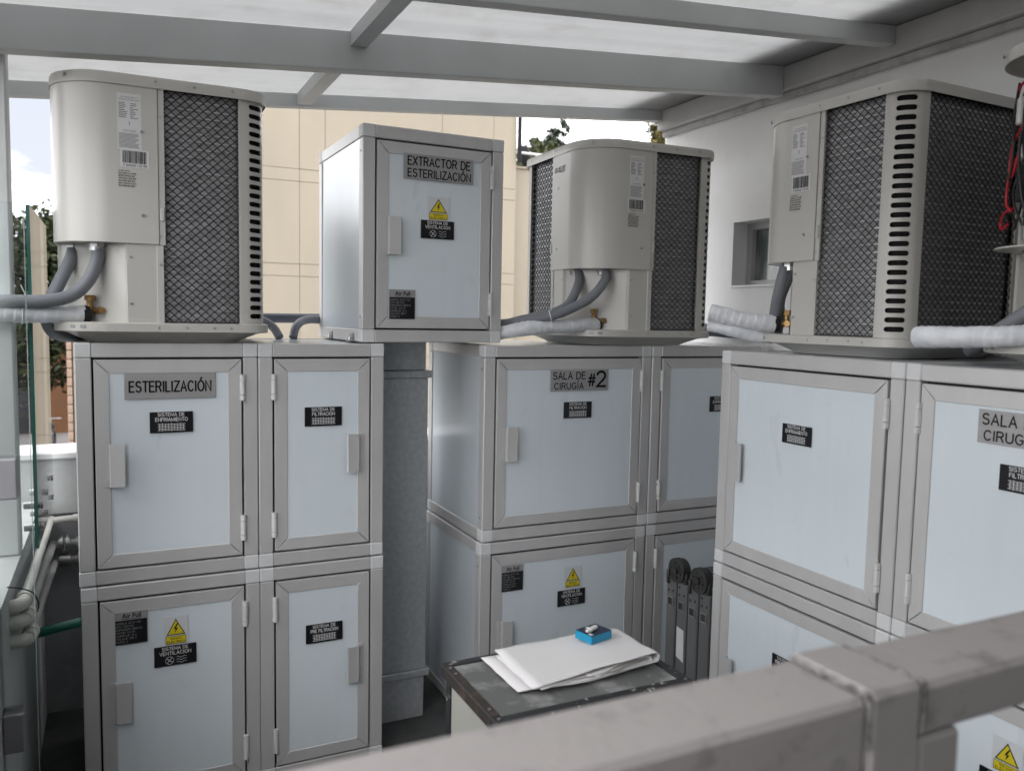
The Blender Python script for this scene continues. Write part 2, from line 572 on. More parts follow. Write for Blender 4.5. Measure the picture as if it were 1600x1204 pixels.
# engraved sans: every glyph is (advance, strokes) on a cap height of 1
GL = {
    'A': (.72, [[(0, 0), (.34, 1), (.68, 0)], [(.12, .34), (.56, .34)]]),
    'B': (.66, [[(0, 0), (0, 1), (.32, 1)] + arc(.32, .77, .25, .23, 90, -90) + [(0, .54)], [(.30, .54)] + arc(.32, .27, .29, .27, 90, -90) + [(0, 0)]]),
    'C': (.74, [arc(.36, .5, .36, .5, 42, 318, 14)]),
    'D': (.72, [[(0, 0), (0, 1), (.26, 1)] + arc(.26, .5, .42, .5, 90, -90, 12) + [(0, 0)]]),
    'E': (.60, [[(.54, 1), (0, 1), (0, 0), (.56, 0)], [(0, .53), (.48, .53)]]),
    'F': (.56, [[(.53, 1), (0, 1), (0, 0)], [(0, .52), (.46, .52)]]),
    'G': (.80, [arc(.37, .5, .37, .5, 45, 322, 14) + [(.70, .44), (.42, .44)]]),
    'H': (.72, [[(0, 0), (0, 1)], [(.66, 0), (.66, 1)], [(0, .52), (.66, .52)]]),
    'I': (.14, [[(.04, 0), (.04, 1)]]),
    'J': (.54, [[(.46, 1), (.46, .27)] + arc(.23, .25, .23, .25, 0, -180)]),
    'K': (.66, [[(0, 0), (0, 1)], [(.60, 1), (0, .40)], [(.22, .61), (.64, 0)]]),
    'L': (.54, [[(0, 1), (0, 0), (.50, 0)]]),
    'M': (.84, [[(0, 0), (0, 1), (.39, .12), (.78, 1), (.78, 0)]]),
    'N': (.72, [[(0, 0), (0, 1), (.66, 0), (.66, 1)]]),
    'O': (.82, [arc(.38, .5, .38, .5, 0, 360, 18)]),
    'P': (.64, [[(0, 0), (0, 1), (.32, 1)] + arc(.32, .74, .27, .26, 90, -90) + [(0, .48)]]),
    'Q': (.82, [arc(.38, .5, .38, .5, 0, 360, 18), [(.46, .22), (.76, -.06)]]),
    'R': (.70, [[(0, 0), (0, 1), (.34, 1)] + arc(.34, .75, .27, .25, 90, -90) + [(0, .50)], [(.36, .50), (.62, 0)]]),
    'S': (.66, [arc(.31, .755, .27, .245, 30, 265, 10) + arc(.31, .255, .30, .255, 85, -150, 10)]),
    'T': (.64, [[(0, 1), (.62, 1)], [(.31, 1), (.31, 0)]]),
    'U': (.72, [[(0, 1), (0, .30)] + arc(.33, .31, .33, .31, 180, 360, 10) + [(.66, 1)]]),
    'V': (.68, [[(0, 1), (.33, 0), (.66, 1)]]),
    'W': (.98, [[(0, 1), (.23, 0), (.47, 1), (.71, 0), (.94, 1)]]),
    'X': (.68, [[(0, 0), (.64, 1)], [(0, 1), (.64, 0)]]),
    'Y': (.66, [[(0, 1), (.32, .46), (.64, 1)], [(.32, .46), (.32, 0)]]),
    'Z': (.64, [[(.02, 1), (.60, 1), (0, 0), (.62, 0)]]),
    '0': (.62, [arc(.28, .5, .28, .5, 0, 360, 16)]),
    '1': (.34, [[(0, .76), (.20, 1), (.20, 0)]]),
    '2': (.62, [arc(.28, .72, .27, .28, 165, -20, 9) + [(.42, .45), (.02, 0), (.57, 0)]]),
    '3': (.62, [arc(.27, .76, .25, .24, 150, -90, 9), arc(.27, .26, .29, .26, 90, -155, 9)]),
    '4': (.64, [[(.44, 0), (.44, 1), (0, .30), (.58, .30)]]),
    '5': (.62, [[(.52, 1), (.09, 1), (.04, .53)] + arc(.28, .32, .28, .32, 130, -150, 10)]),
    '6': (.62, [[(.46, 1), (.10, .52)] + arc(.28, .31, .28, .31, 150, -210, 14)]),
    '7': (.58, [[(0, 1), (.54, 1), (.18, 0)]]),
    '8': (.62, [arc(.28, .76, .24, .24, 0, 360, 12), arc(.28, .26, .28, .26, 0, 360, 12)]),
    '9': (.62, [[(.12, 0), (.46, .48)] + arc(.28, .69, .28, .31, -30, 330, 14)]),
    '#': (.72, [[(.14, 0), (.30, 1)], [(.42, 0), (.58, 1)], [(.04, .66), (.70, .66)], [(0, .34), (.66, .34)]]),
    ':': (.16, [[(.04, .06), (.04, .14)], [(.04, .56), (.04, .64)]]),
    '/': (.42, [[(0, -.06), (.36, 1.04)]]),
    '-': (.42, [[(.04, .42), (.36, .42)]]),
    '.': (.14, [[(.04, 0), (.04, .06)]]),
    ' ': (.30, []),
}
ACC = {'Ó': 'O', 'Í': 'I', 'É': 'E', 'Á': 'A'}


def put_text(mb, s, x0, x1, z0, z1, y, w=0.165):
    """lay the words s in the box x0..x1, z0..z1 of the plane y (facing -y); w = stroke width over letter height"""
    lines, cur = [], 0.0
    for ch in s.upper():
        b = ACC.get(ch, ch)
        adv, st = GL[b]
        for q in st:
            lines.append([(cur + a, c) for a, c in q])
        if ch in ACC:
            mid = cur + (adv - 0.06) / 2
            lines.append([(mid - .04, 1.14), (mid + .10, 1.34)])
        cur += adv + 0.20
    ax, bx = min(p[0] for q in lines for p in q), max(p[0] for q in lines for p in q)
    az, bz = min(p[1] for q in lines for p in q), max(p[1] for q in lines for p in q)
    sx, sz = (x1 - x0) / (bx - ax), (z1 - z0) / (bz - az)
    hw = w * sz * 0.5
    n = 0
    for q in lines:
        P = [Vector((x0 + (a - ax) * sx, z0 + (c - az) * sz)) for a, c in q]
        cl = (P[0] - P[-1]).length < 1e-6
        L, Rr = [], []
        for i, p in enumerate(P):
            a = P[i - 1] if i else (P[-2] if cl else None)
            c = P[i + 1] if i < len(P) - 1 else (P[1] if cl else None)
            d1 = (p - a).normalized() if a is not None and (p - a).length > 1e-9 else None
            d2 = (c - p).normalized() if c is not None and (c - p).length > 1e-9 else None
            d1 = d1 or d2
            d2 = d2 or d1
            n1, n2 = Vector((-d1.y, d1.x)), Vector((-d2.y, d2.x))
            m = (n1 + n2)
            m = m.normalized() if m.length > 1e-6 else n1
            k = hw / max(0.45, m.dot(n1))
            e = Vector((0, 0))
            if not cl and i == 0:
                e = -d2 * hw * 0.6
            if not cl and i == len(P) - 1:
                e = d1 * hw * 0.6
            L.append(p + m * k + e)
            Rr.append(p - m * k + e)
        yy = y - (n % 3) * 0.00006
        n += 1
        N = len(P)
        mb.add([(v.x, yy, v.y) for v in L] + [(v.x, yy, v.y) for v in Rr], [(i, N + i, N + i + 1, i + 1) for i in range(N - 1)])


def put_font(mb, s, x0, x1, z0, z1, y, offset=0.0):
    """heading in the built-in font"""
    cu = bpy.data.curves.new('t', 'FONT')
    cu.body = s
    cu.resolution_u = 3
    cu.offset = offset
    ob = bpy.data.objects.new('t', cu)
    COL.objects.link(ob)
    dg = bpy.context.evaluated_depsgraph_get()
    dg.update()
    me = bpy.data.meshes.new_from_object(ob.evaluated_get(dg))
    vs = [(v.co.x, v.co.y) for v in me.vertices]
    fs = [tuple(p.vertices) for p in me.polygons]
    bpy.data.objects.remove(ob)
    bpy.data.meshes.remove(me)
    bpy.data.curves.remove(cu)
    ax, bx = min(p[0] for p in vs), max(p[0] for p in vs)
    az, bz = min(p[1] for p in vs), max(p[1] for p in vs)
    sx, sz = (x1 - x0) / (bx - ax), (z1 - z0) / (bz - az)
    mb.add([(x0 + (p[0] - ax) * sx, y, z0 + (p[1] - az) * sz) for p in vs], fs)


# ================================================================== SETTING
MB().box(-260, 260, -260, 700, -3.4, -3.2).obj('street', 'street').__setitem__('kind', 'structure')
MB().box(-0.42, 2.66, -0.745, 3.62, -0.25, 0.0).obj('floor', 'floor').__setitem__('kind', 'structure')

# ---- white wall of the building on the right, with the small recessed window
WX = 2.66
wall = thing('building_wall', 'white plastered building wall on the right with a small recessed window', 'wall', (WX, 0, 0))
wy0, wy1, wz0, wz1 = 2.45, 3.095, 1.772, 2.068
w = MB()
w.box(0, 0.35, -4, wy0, -3.2, 2.95)
w.box(0, 0.35, wy1, 3.665, -3.2, 2.95)
w.box(0, 0.35, wy0, wy1, -3.2, wz0)
w.box(0, 0.35, wy0, wy1, wz1, 2.95)
w.obj('plaster', 'wall_white', wall)
MB().box(-3.2, -0.001, -1.0, -0.75, -3.2, 2.95).obj('light_block_wall', 'light_block_dark', wall)  # unseen wall added behind the camera to cut light on the fronts
win = MB()
for a, b, c, d in ((wy0, wy1, wz0, wz0 + 0.025), (wy0, wy1, wz1 - 0.03, wz1), (wy1 - 0.035, wy1, wz0 + 0.025, wz1 - 0.03), (wy0, wy0 + 0.03, wz0 + 0.025, wz1 - 0.03)):
    win.box(0.085, 0.135, a, b, c, d)
wf = win.obj('window', 'wall_beam_paint', wall)
MB().box(0.11, 0.116, wy0 + 0.031, wy1 - 0.036, wz0 + 0.026, wz1 - 0.031).obj('pane', 'window_glass', wf)
MB().cbox(-0.008, 0.084, wy0, wy1, wz0 - 0.012, wz0 - 0.001, 0.003).obj('sill', 'wall_white', wall)

# ---- canopy: steel beams under polycarbonate sheets
SL = 0.087


def zsheet(x):
    return 2.700 + SL * (x - 2.66)


can = thing('roof_canopy', 'translucent polycarbonate canopy on grey steel beams over the machines', 'canopy')


def slope_beam(y0, y1, hgt, x0=-0.36, x1=2.60):
    vs = []
    for x in (x0, x1):
        zt = zsheet(x) - 0.003
        vs += [(x, y0, zt - hgt), (x, y1, zt - hgt), (x, y1, zt), (x, y0, zt)]
    fs = [(0, 1, 5, 4), (1, 2, 6, 5), (2, 3, 7, 6), (3, 0, 4, 7), (3, 2, 1, 0), (4, 5, 6, 7)]
    m_ = MB().add(vs, fs)
    o = m_.obj('cross_beam', 'roof_steel', can)
    bv = o.modifiers.new('bevel', 'BEVEL')
    bv.width = 0.004
    bv.segments = 2
    return o


BEAMS = [(3.616, 3.666, 0.055), (2.746, 2.806, 0.125), (2.188, 2.238, 0.068), (1.45, 1.51, 0.11), (0.75, 0.80, 0.068), (0.0, 0.06, 0.11)]
for a, b, hgt in BEAMS:
    slope_beam(a, b, hgt)
# purlin between the beams, running back
for px in (0.72,):
    prev = 0.06
    for a, b, hgt in sorted(BEAMS):
        if a > prev + 0.01:
            zt = zsheet(px)
            vs = []
            for y in (prev + 0.002, a - 0.002):
                for x in (px, px + 0.058):
                    vs += [(x, y, zsheet(x) - 0.052), (x, y, zsheet(x) - 0.004)]
            MB().add(vs, [(0, 2, 3, 1), (4, 5, 7, 6), (0, 4, 6, 2), (1, 3, 7, 5), (0, 1, 5, 4), (2, 6, 7, 3)]).obj('purlin', 'roof_steel', can)
        prev = b
MB().cbox(2.602, 2.657, -0.745, 3.66, 2.592, 2.692, 0.004).obj('wall_beam', 'wall_beam_paint', can)
MB().cbox(2.632, 2.658, -0.745, 3.655, 2.562, 2.591, 0.003).obj('grout_bead', 'grime', can)
# edge beam on the left (open) side and corner post
MB().cbox(-0.42, -0.362, -0.745, 3.666, zsheet(-0.39) - 0.11, zsheet(-0.39) - 0.006, 0.004).obj('edge_beam', 'roof_steel', can)
MB().cbox(-0.345, -0.263, 2.812, 2.895, 0.861, zsheet(-0.345) - 0.003, 0.005).obj('canopy_post', 'roof_steel', can)
# sheets, one per bay
ys = [-0.745, 0.03, 0.775, 1.48, 2.213, 2.776, 3.70]
for k in range(len(ys) - 1):
    for xa, xb in ((-0.45, 0.748), (0.751, 2.657)):
        v = [(xa, ys[k] + 0.001, zsheet(xa)), (xb, ys[k] + 0.001, zsheet(xb)), (xb, ys[k + 1] - 0.001, zsheet(xb)), (xa, ys[k + 1] - 0.001, zsheet(xa))]
        MB().add(v, [(0, 1, 2, 3)]).obj('roof_sheet', 'polycarbonate', can)
v = []
for x, dz in ((2.36, 0.055), (2.659, 0.055), (2.659, 0.059), (2.36, 0.059)):
    v += [(x, -0.745, zsheet(x) + dz), (x, 3.70, zsheet(x) + dz)]
MB().add(v, [(0, 2, 3, 1), (2, 4, 5, 3), (4, 6, 7, 5), (6, 0, 1, 7), (0, 6, 4, 2), (1, 3, 5, 7)]).obj('flashing', 'flashing', can)

# ---- low parapets on the left and at the back
par = thing('parapet_wall', 'low white rendered parapet closing the back and left of the roof', 'parapet')
m_ = MB()
m_.box(-1.6, 2.655, 3.62, 3.82, 0.80, 1.015)
m_.obj('back_upstand', 'parapet', par)
MB().box(-1.6, 2.655, 3.63, 3.81, -3.2, 0.799).obj('back_wall', 'parapet_shaded', par)
MB().cbox(-1.6, 2.655, 3.605, 3.84, 1.016, 1.045, 0.006).obj('coping', 'white_paint', par)
MB().box(-0.44, -0.262, -0.745, 3.603, -3.2, 0.86).obj('side_wall', 'parapet', par)


# ================================================================== CABINETS
FR = 0.045     # frame bar
GAP = 0.006    # shadow gap round the door
DR = 0.042     # door rail
CG = 'white aluminium framed cabinets in stacks'


def lettering(parent, name, items, y, m):
    mb = MB()
    for it in items:
        (put_font if it[0] == 'Air Full' else put_text)(mb, *it[:5], y, *(it[5:]))
    if mb.v:
        return mb.obj(name, m, parent)


def plate(cab, kind, X0, X1, Z0, Z1):
    """plates and stickers on the cabinet's front (local coordinates, front is y=0, facing -y)"""
    W_, H_ = X1 - X0, Z1 - Z0
    X = lambda t: X0 + W_ * t
    Z = lambda t: Z1 - H_ * t     # t from the top
    if kind[0] == 'sign':
        p = MB().cbox(X0, X1, -0.0045, -0.0012, Z0, Z1, 0.0008).obj('name_plate', 'sign_steel', cab)
        it = []
        for (s, a, b, c, d) in kind[1]:
            it.append((s, X(a), X(b), Z(d), Z(c)))
        lettering(p, 'lettering', it, -0.0052, 'ink_black')
    elif kind[0] in ('grid', 'fan'):
        p = MB().cbox(X0, X1, -0.0042, -0.0012, Z0, Z1, 0.0006).obj('system_plate', 'plate_black', cab)
        l1, l2 = kind[1]
        it = [(l1, X(0.19), X(0.80), Z(0.20), Z(0.05), 0.15), (l2, X(0.13 if len(l2) > 10 else 0.20), X(0.87 if len(l2) > 10 else 0.80), Z(0.44), Z(0.28), 0.15)]
        lettering(p, 'lettering', it, -0.0048, 'ink_white')
        g = MB()
        t = 0.0011
        if kind[0] == 'grid':
            xs = [0.22 + 0.07 * i for i in range(9)]
            for i, a in enumerate(xs):
                jit = 0.02 * sin(i * 2.1)
                g.box(X(a) - t / 2, X(a) + t / 2, -0.0048, -0.0044, Z(0.90 + jit), Z(0.55 - jit))
            for i in range(5):
                zz = Z(0.58 + 0.075 * i)
                g.box(X(0.18 + 0.02 * (i % 2)), X(0.80 + 0.02 * ((i + 1) % 2)), -0.0050, -0.0046, zz - t / 2, zz + t / 2)
        else:
            cx, cz, r = X(0.36), Z(0.73), H_ * 0.19
            circ = [(cx + r * cos(a * pi / 9), -0.0046, cz + r * sin(a * pi / 9)) for a in range(19)]
            g.tube(circ, t * 0.5, 4)
            for k in range(4):
                a0 = k * pi / 2 + 0.3
                g.tube([(cx + r * q * cos(a0 + q * 0.9), -0.0046, cz + r * q * sin(a0 + q * 0.9)) for q in (0.0, 0.3, 0.6, 0.95)], t * 0.5, 4)
                g.tube([(cx + r * q * cos(a0 + 0.75 - q * 0.3), -0.0046, cz + r * q * sin(a0 + 0.75 - q * 0.3)) for q in (0.1, 0.5, 0.9)], t * 0.4, 4)
            for k in range(3):
                zz = Z(0.60 + 0.13 * k)
                g.tube([(X(0.53 + 0.23 * q / 8), -0.0046, zz + 0.0022 * sin(q * 1.15 + 0.4)) for q in range(9)], t * 0.5, 4)
        g.obj('symbol', 'ink_white', p)
    elif kind[0] == 'warn':
        p = MB().box(X0, X1, -0.0018, -0.0012, Z0, Z1).obj('warning_sticker', 'sticker_clear', cab)
        cx = X(0.5)
        tw, zt, zb = W_ * 0.40, Z(0.08), Z(0.66)
        tri = lambda s: [(cx, zt + (s - 1) * 0.010), (cx - tw * s, zb - (s - 1) * 0.006), (cx + tw * s, zb - (s - 1) * 0.006)]

        def flat(poly, y):
            return MB().add([(a, y, b) for a, b in poly], [tuple(range(len(poly)))])
        flat(tri(1.0), -0.0021).obj('triangle_border', 'ink_black', p)
        cz = zb + (zt - zb) * 0.35
        flat([(cx + (a - cx) * 0.84, cz + (b - cz) * 0.84) for a, b in tri(1.0)], -0.0024).obj('triangle', 'warning_yellow', p)
        s = (zt - zb) * 0.56
        b0 = cz + s * 0.02
        bolt = [(0.12, .62), (-.24, .0), (-.02, .06), (-.14, -.46), (.22, .16), (.0, .12), (.26, .62)]
        flat([(cx + a * s, b0 + b * s) for a, b in bolt], -0.0027).obj('bolt', 'ink_black', p)
        MB().box(X(0.07), X(0.93), -0.0021, -0.0019, Z(0.97), Z(0.69)).obj('text_border', 'ink_black', p)
        MB().box(X(0.09), X(0.91), -0.0024, -0.0022, Z(0.955), Z(0.705)).obj('text_panel', 'warning_yellow', p)
        lettering(p, 'lettering', [('RIESGO', X(0.28), X(0.72), Z(0.81), Z(0.74), 0.15), ('ELÉCTRICO', X(0.14), X(0.86), Z(0.935), Z(0.835), 0.17)], -0.0028, 'ink_black')
    elif kind[0] == 'info':
        p = MB().cbox(X0, X1, -0.0038, -0.0012, Z0, Z1, 0.0006).obj('data_plate', 'sign_steel', cab)
        MB().box(X(0.02), X(0.98), -0.0043, -0.0039, Z0 + 0.001, Z(0.26)).obj('data_panel', 'plate_black', p)
        lettering(p, 'heading', [('Air Full', X(0.22), X(0.80), Z(0.20), Z(0.06), 0.025)], -0.0044, 'ink_black')
        MB().box(X(0.22), X(0.80), -0.0044, -0.0040, Z(0.235), Z(0.222)).obj('heading_rule', 'ink_black', p)
        rows = ['MODELO: AF ET-V10', 'CFM: 650 CFM', 'EXPANSION: DIRECTA', 'MOTOR: 3/4 HP', 'AMPERAJE: 12 A', 'VOLTAJE: 208 V', 'FASES: 2']
        it = []
        for i, s in enumerate(rows):
            zc = 0.34 + 0.093 * i
            it.append((s, X(0.05), X(0.05 + 0.043 * len(s)), Z(zc + 0.035), Z(zc - 0.02), 0.14))
        lettering(p, 'lettering', it, -0.0049, 'ink_grey')


def cabinet(label, loc, rz, w, d, h, hinge, plates, handle=True, sheen=False, hcorr=0.0):
    jr = random.Random(label)
    loc = (loc[0] + jr.uniform(-0.0012, 0.0012), loc[1] + jr.uniform(-0.002, 0.002), loc[2])
    rz += radians(jr.uniform(-0.12, 0.12))
    c = thing('equipment_cabinet', label, 'cabinet', loc, rz, CG)
    f = FR
    e = 0.0008
    # posts and rails, butted on the corner caps
    for (x, y) in ((0, 0), (w - f, 0), (0, d - f), (w - f, d - f)):
        MB().cbox(x, x + f, y, y + f, f + e, h - f - e, 0.003).obj('frame_post', 'aluminium', c)
        for z in (0, h - f):
            MB().cbox(x - 0.0006, x + f + 0.0006, y - 0.0006, y + f + 0.0006, z, z + f, 0.003).obj('corner_cap', 'cap_plastic', c)
    for z in (0, h - f):
        for y in (0, d - f):
            MB().cbox(f + e, w - f - e, y, y + f, z + 0.0004, z + f - 0.0004, 0.003).obj('frame_rail', 'aluminium', c)
        for x in (0, w - f):
            MB().cbox(x, x + f, f + e, d - f - e, z + 0.0004, z + f - 0.0004, 0.003).obj('frame_rail', 'aluminium', c)
    sm = 'panel_sheen'
    for x in (0.004, w - 0.012):
        MB().box(x, x + 0.008, f, d - f, f, h - f).obj('side_panel', sm, c)
    MB().box(f, w - f, d - 0.012, d - 0.004, f, h - f).obj('back_panel', sm, c)
    MB().box(f, w - f, f, d - f, h - 0.008, h - 0.002).obj('top_panel', sm, c)
    MB().box(f, w - f, f, d - f, 0.004, 0.012).obj('bottom_panel', 'aluminium', c)
    # dark rebate behind the door gap
    rb = MB()
    q = f + GAP + 0.012
    for a in ((f, w - f, f, q), (f, w - f, h - q, h - f), (f, q, q, h - q), (w - q, w - f, q, h - q)):
        rb.box(a[0], a[1], 0.030, 0.036, a[2], a[3])
    rb.obj('rebate', 'dark_gap', c)
    # door
    x0, x1, z0, z1 = f + GAP, w - f - GAP, f + GAP, h - f - GAP
    a0, a1, b0, b1 = x0 + DR, x1 - DR, z0 + DR, z1 - DR
    door = MB().box(a0 - 0.004, a1 + 0.004, 0.001, 0.009, b0 - 0.004, b1 + 0.004).obj('door', 'panel_white', c)
    g = 0.0005
    rails = (
        [(x0 + g * 2, z1), (x1 - g * 2, z1), (a1 - g * 2, b1), (a0 + g * 2, b1)],
        [(x0 + g * 2, z0), (a0 + g * 2, b0), (a1 - g * 2, b0), (x1 - g * 2, z0)],
        [(x0, z0 + g * 2), (x0, z1 - g * 2), (a0, b1 - g * 2), (a0, b0 + g * 2)],
        [(x1, z0 + g * 2), (a1, b0 + g * 2), (a1, b1 - g * 2), (x1, z1 - g * 2)])
    for poly in rails:
        mm = MB()
        cxm, czm = sum(p[0] for p in poly) / 4, sum(p[1] for p in poly) / 4
        ins = [(p[0] + (0.0015 if p[0] < cxm else -0.0015), p[1] + (0.0015 if p[1] < czm else -0.0015)) for p in poly]
        vs = [(p[0], -0.002, p[1]) for p in ins] + [(p[0], 0.0005, p[1]) for p in poly] + [(p[0], 0.012, p[1]) for p in poly]
        fs = [(0, 1, 2, 3), (8, 9, 10, 11)]
        for k in range(4):
            k2 = (k + 1) % 4
            fs += [(k, k2, 4 + k2, 4 + k), (4 + k, 4 + k2, 8 + k2, 8 + k)]
        mm.add(vs, fs)
        mm.obj('door_rail', 'aluminium', door)
    hx = x1 + GAP * 0.5 if hinge == 'R' else x0 - GAP * 0.5
    for zc in (0.143, h - 0.143):
        hm = MB()
        for za, zb in ((-0.042, -0.024), (-0.0225, 0.0225), (0.024, 0.042)):
            hm.cyl((hx, -0.006, zc + za), (hx, -0.006, zc + zb), 0.0075, 10)
            hm.cbox(hx - 0.009, hx + 0.009, -0.006, -0.0022, zc + za, zc + zb, 0.001)
        hm.obj('hinge', 'hinge_plastic', door, 40)
    if handle:
        s = 1 if hinge == 'R' else -1
        hx0 = (x0 + 0.024) if hinge == 'R' else (x1 - 0.024)
        zc0, zc1 = h * 0.5 - 0.066, h * 0.5 + 0.064
        hm = MB()
        # pull profile: screwed flange, raised lip that bends out over the panel
        prof = [(0.0, -0.0022), (0.0, -0.006), (0.0145, -0.006), (0.017, -0.020), (0.056, -0.024), (0.059, -0.021), (0.059, -0.014), (0.0565, -0.014), (0.056, -0.0205), (0.020, -0.0165), (0.0185, -0.0022)]
        vs = [(hx0 + s * a, b, zc0) for a, b in prof] + [(hx0 + s * a, b, zc1) for a, b in prof]
        n = len(prof)
        hm.add(vs, [(i, (i + 1) % n, n + (i + 1) % n, n + i) for i in range(n)] + [tuple(range(n)), tuple(range(2 * n - 1, n - 1, -1))])
        for zz in (zc0 + 0.014, zc1 - 0.014):
            hm.cyl((hx0 + s * 0.0075, -0.0055, zz), (hx0 + s * 0.0075, -0.0085, zz), 0.0038, 8)
        hm.obj('handle', 'aluminium', door)
    for kind, X0, X1, Z0, Z1 in plates:
        plate(c, kind, X0, X1, Z0, Z1)
    # tiny rivets on the left side post
    rv = MB()
    for zz in (0.09, h - 0.09):
        rv.cyl((0.001, f * 0.5, zz), (-0.002, f * 0.5, zz), 0.004, 8)
    rv.obj('rivets', 'clamp_grey', c)['kind'] = 'stuff'
    return c


ENF = ('grid', ('SISTEMA DE', 'ENFRIAMIENTO'))
FIL = ('grid', ('SISTEMA DE', 'FILTRACION'))
PRE = ('grid', ('SISTEMA DE', 'PRE FILTRACION'))
VEN = ('fan', ('SISTEMA DE', 'VENTILACION'))
WARN, INFO = ('warn',), ('info',)
YF = 2.775
HU, HL = 0.748, 0.747
ZU = 0.752


def rel(ox, oz, X0, X1, Z0, Z1):
    return (X0 - ox, X1 - ox, Z0 - oz, Z1 - oz)


AX, AW = -0.107, 0.530
cabinet('upper cabinet with the grey ESTERILIZACIÓN sign, top of the left stack', (AX, YF, ZU), 0, AW, 0.6, HU, 'R', [
    (('sign', [('ESTERILIZACIÓN', 0.055, 0.945, 0.20, 0.72)]),) + rel(AX, ZU, 0.027, 0.292, 1.327, 1.408),
    (ENF,) + rel(AX, ZU, 0.097, 0.223, 1.219, 1.285)])
cabinet('lower cabinet with a yellow warning sticker, standing under the ESTERILIZACIÓN cabinet', (AX + 0.004, YF, 0.0), 0, AW, 0.6, HL, 'R', [
    (INFO,) + rel(AX + 0.004, 0, -0.012, 0.082, 0.555, 0.661),
    (WARN,) + rel(AX + 0.004, 0, 0.129, 0.200, 0.532, 0.625),
    (VEN,) + rel(AX + 0.004, 0, 0.099, 0.225, 0.465, 0.530)])
BX, BW = 0.427, 0.424
cabinet('narrow upper cabinet marked FILTRACION with its handle on the right, below the extractor cabinet', (BX, YF, ZU), 0, BW, 0.6, HU, 'L', [
    (FIL,) + rel(BX, ZU, 0.576, 0.702, 1.221, 1.286)])
cabinet('narrow lower cabinet marked PRE FILTRACION, beside the galvanised duct', (BX, YF, 0.0), 0, BW, 0.6, HL, 'L', [
    (PRE,) + rel(BX, 0, 0.577, 0.704, 0.466, 0.532)])
CX, CW = 1.236, 0.748
cabinet('upper cabinet with the SALA DE CIRUGÍA #2 sign, middle stack', (CX, YF, ZU), 0, CW, 0.6, HU - 0.004, 'R', [
    (('sign', [('SALA DE', 0.05, 0.59, 0.12, 0.43), ('CIRUGÍA', 0.07, 0.56, 0.52, 0.90), ('#', 0.645, 0.765, 0.22, 0.76), ('2', 0.80, 0.945, 0.10, 0.80)]),) + rel(CX, ZU, 1.512, 1.775, 1.319, 1.402),
    (FIL,) + rel(CX, ZU, 1.575, 1.701, 1.212, 1.276)])
cabinet('lower cabinet with a yellow warning sticker, behind the small black edged table', (CX - 0.006, YF, 0.0), 0, CW, 0.6, HL, 'R', [
    (INFO,) + rel(CX - 0.006, 0, 1.318, 1.412, 0.551, 0.653),
    (WARN,) + rel(CX - 0.006, 0, 1.598, 1.673, 0.530, 0.617),
    (VEN,) + rel(CX - 0.006, 0, 1.567, 1.693, 0.459, 0.523)])
DX, DW = 1.988, 0.62
cabinet('upper cabinet marked ENFRIAMIENTO, half hidden behind the right hand row of cabinets', (DX, YF, ZU), 0, DW, 0.6, HU - 0.004, 'L', [
    (ENF,) + rel(DX, ZU, 2.290, 2.416, 1.215, 1.281)])
cabinet('lower cabinet standing in the shade behind the folded ladder', (DX, YF, 0.0), 0, DW, 0.6, HL, 'L', [
    (PRE,) + rel(DX, 0, 2.290, 2.416, 0.466, 0.532)])
# right-hand row faces -x: local x runs towards the camera (-y)
EX, EY, EW, ED = 1.92, 2.267, 0.741, 0.70
R90 = -pi / 2


def rele(oy, oz, Ya, Yb, Z0, Z1):
    return (oy - Ya, oy - Yb, Z0 - oz, Z1 - oz)


cabinet('upper cabinet with only a small ENFRIAMIENTO plate, under the condenser by the window', (EX, EY, ZU), R90, EW, ED, HU, 'R', [
    (ENF,) + rele(EY, ZU, 1.961, 1.840, 1.222, 1.283)])
cabinet('lower cabinet of the right hand row, partly hidden by the handrail post', (EX, EY, 0.0), R90, EW, ED, HL, 'R', [
    (PRE,) + rele(EY, 0, 1.957, 1.830, 0.468, 0.530)])
FY, FW = 1.523, 0.741
cabinet('upper cabinet at the right edge with a cut off SALA DE CIRUGÍA sign', (EX, FY, ZU), R90, FW, ED, HU, 'L', [
    (('sign', [('SALA DE', 0.05, 0.59, 0.12, 0.43), ('CIRUGÍA', 0.07, 0.56, 0.52, 0.90), ('#', 0.645, 0.765, 0.22, 0.76), ('1', 0.83, 0.90, 0.10, 0.80)]),) + rele(FY, ZU, 1.307, 1.044, 1.318, 1.400),
    (FIL,) + rele(FY, ZU, 1.245, 1.118, 1.211, 1.274)])
cabinet('lower cabinet with a warning sticker seen beneath the handrail at the right', (EX, FY, 0.0), R90, FW, ED, HL, 'L', [
    (WARN,) + rele(FY, 0, 1.215, 1.140, 0.525, 0.612),
    (VEN,) + rele(FY, 0, 1.243, 1.118, 0.455, 0.519)])
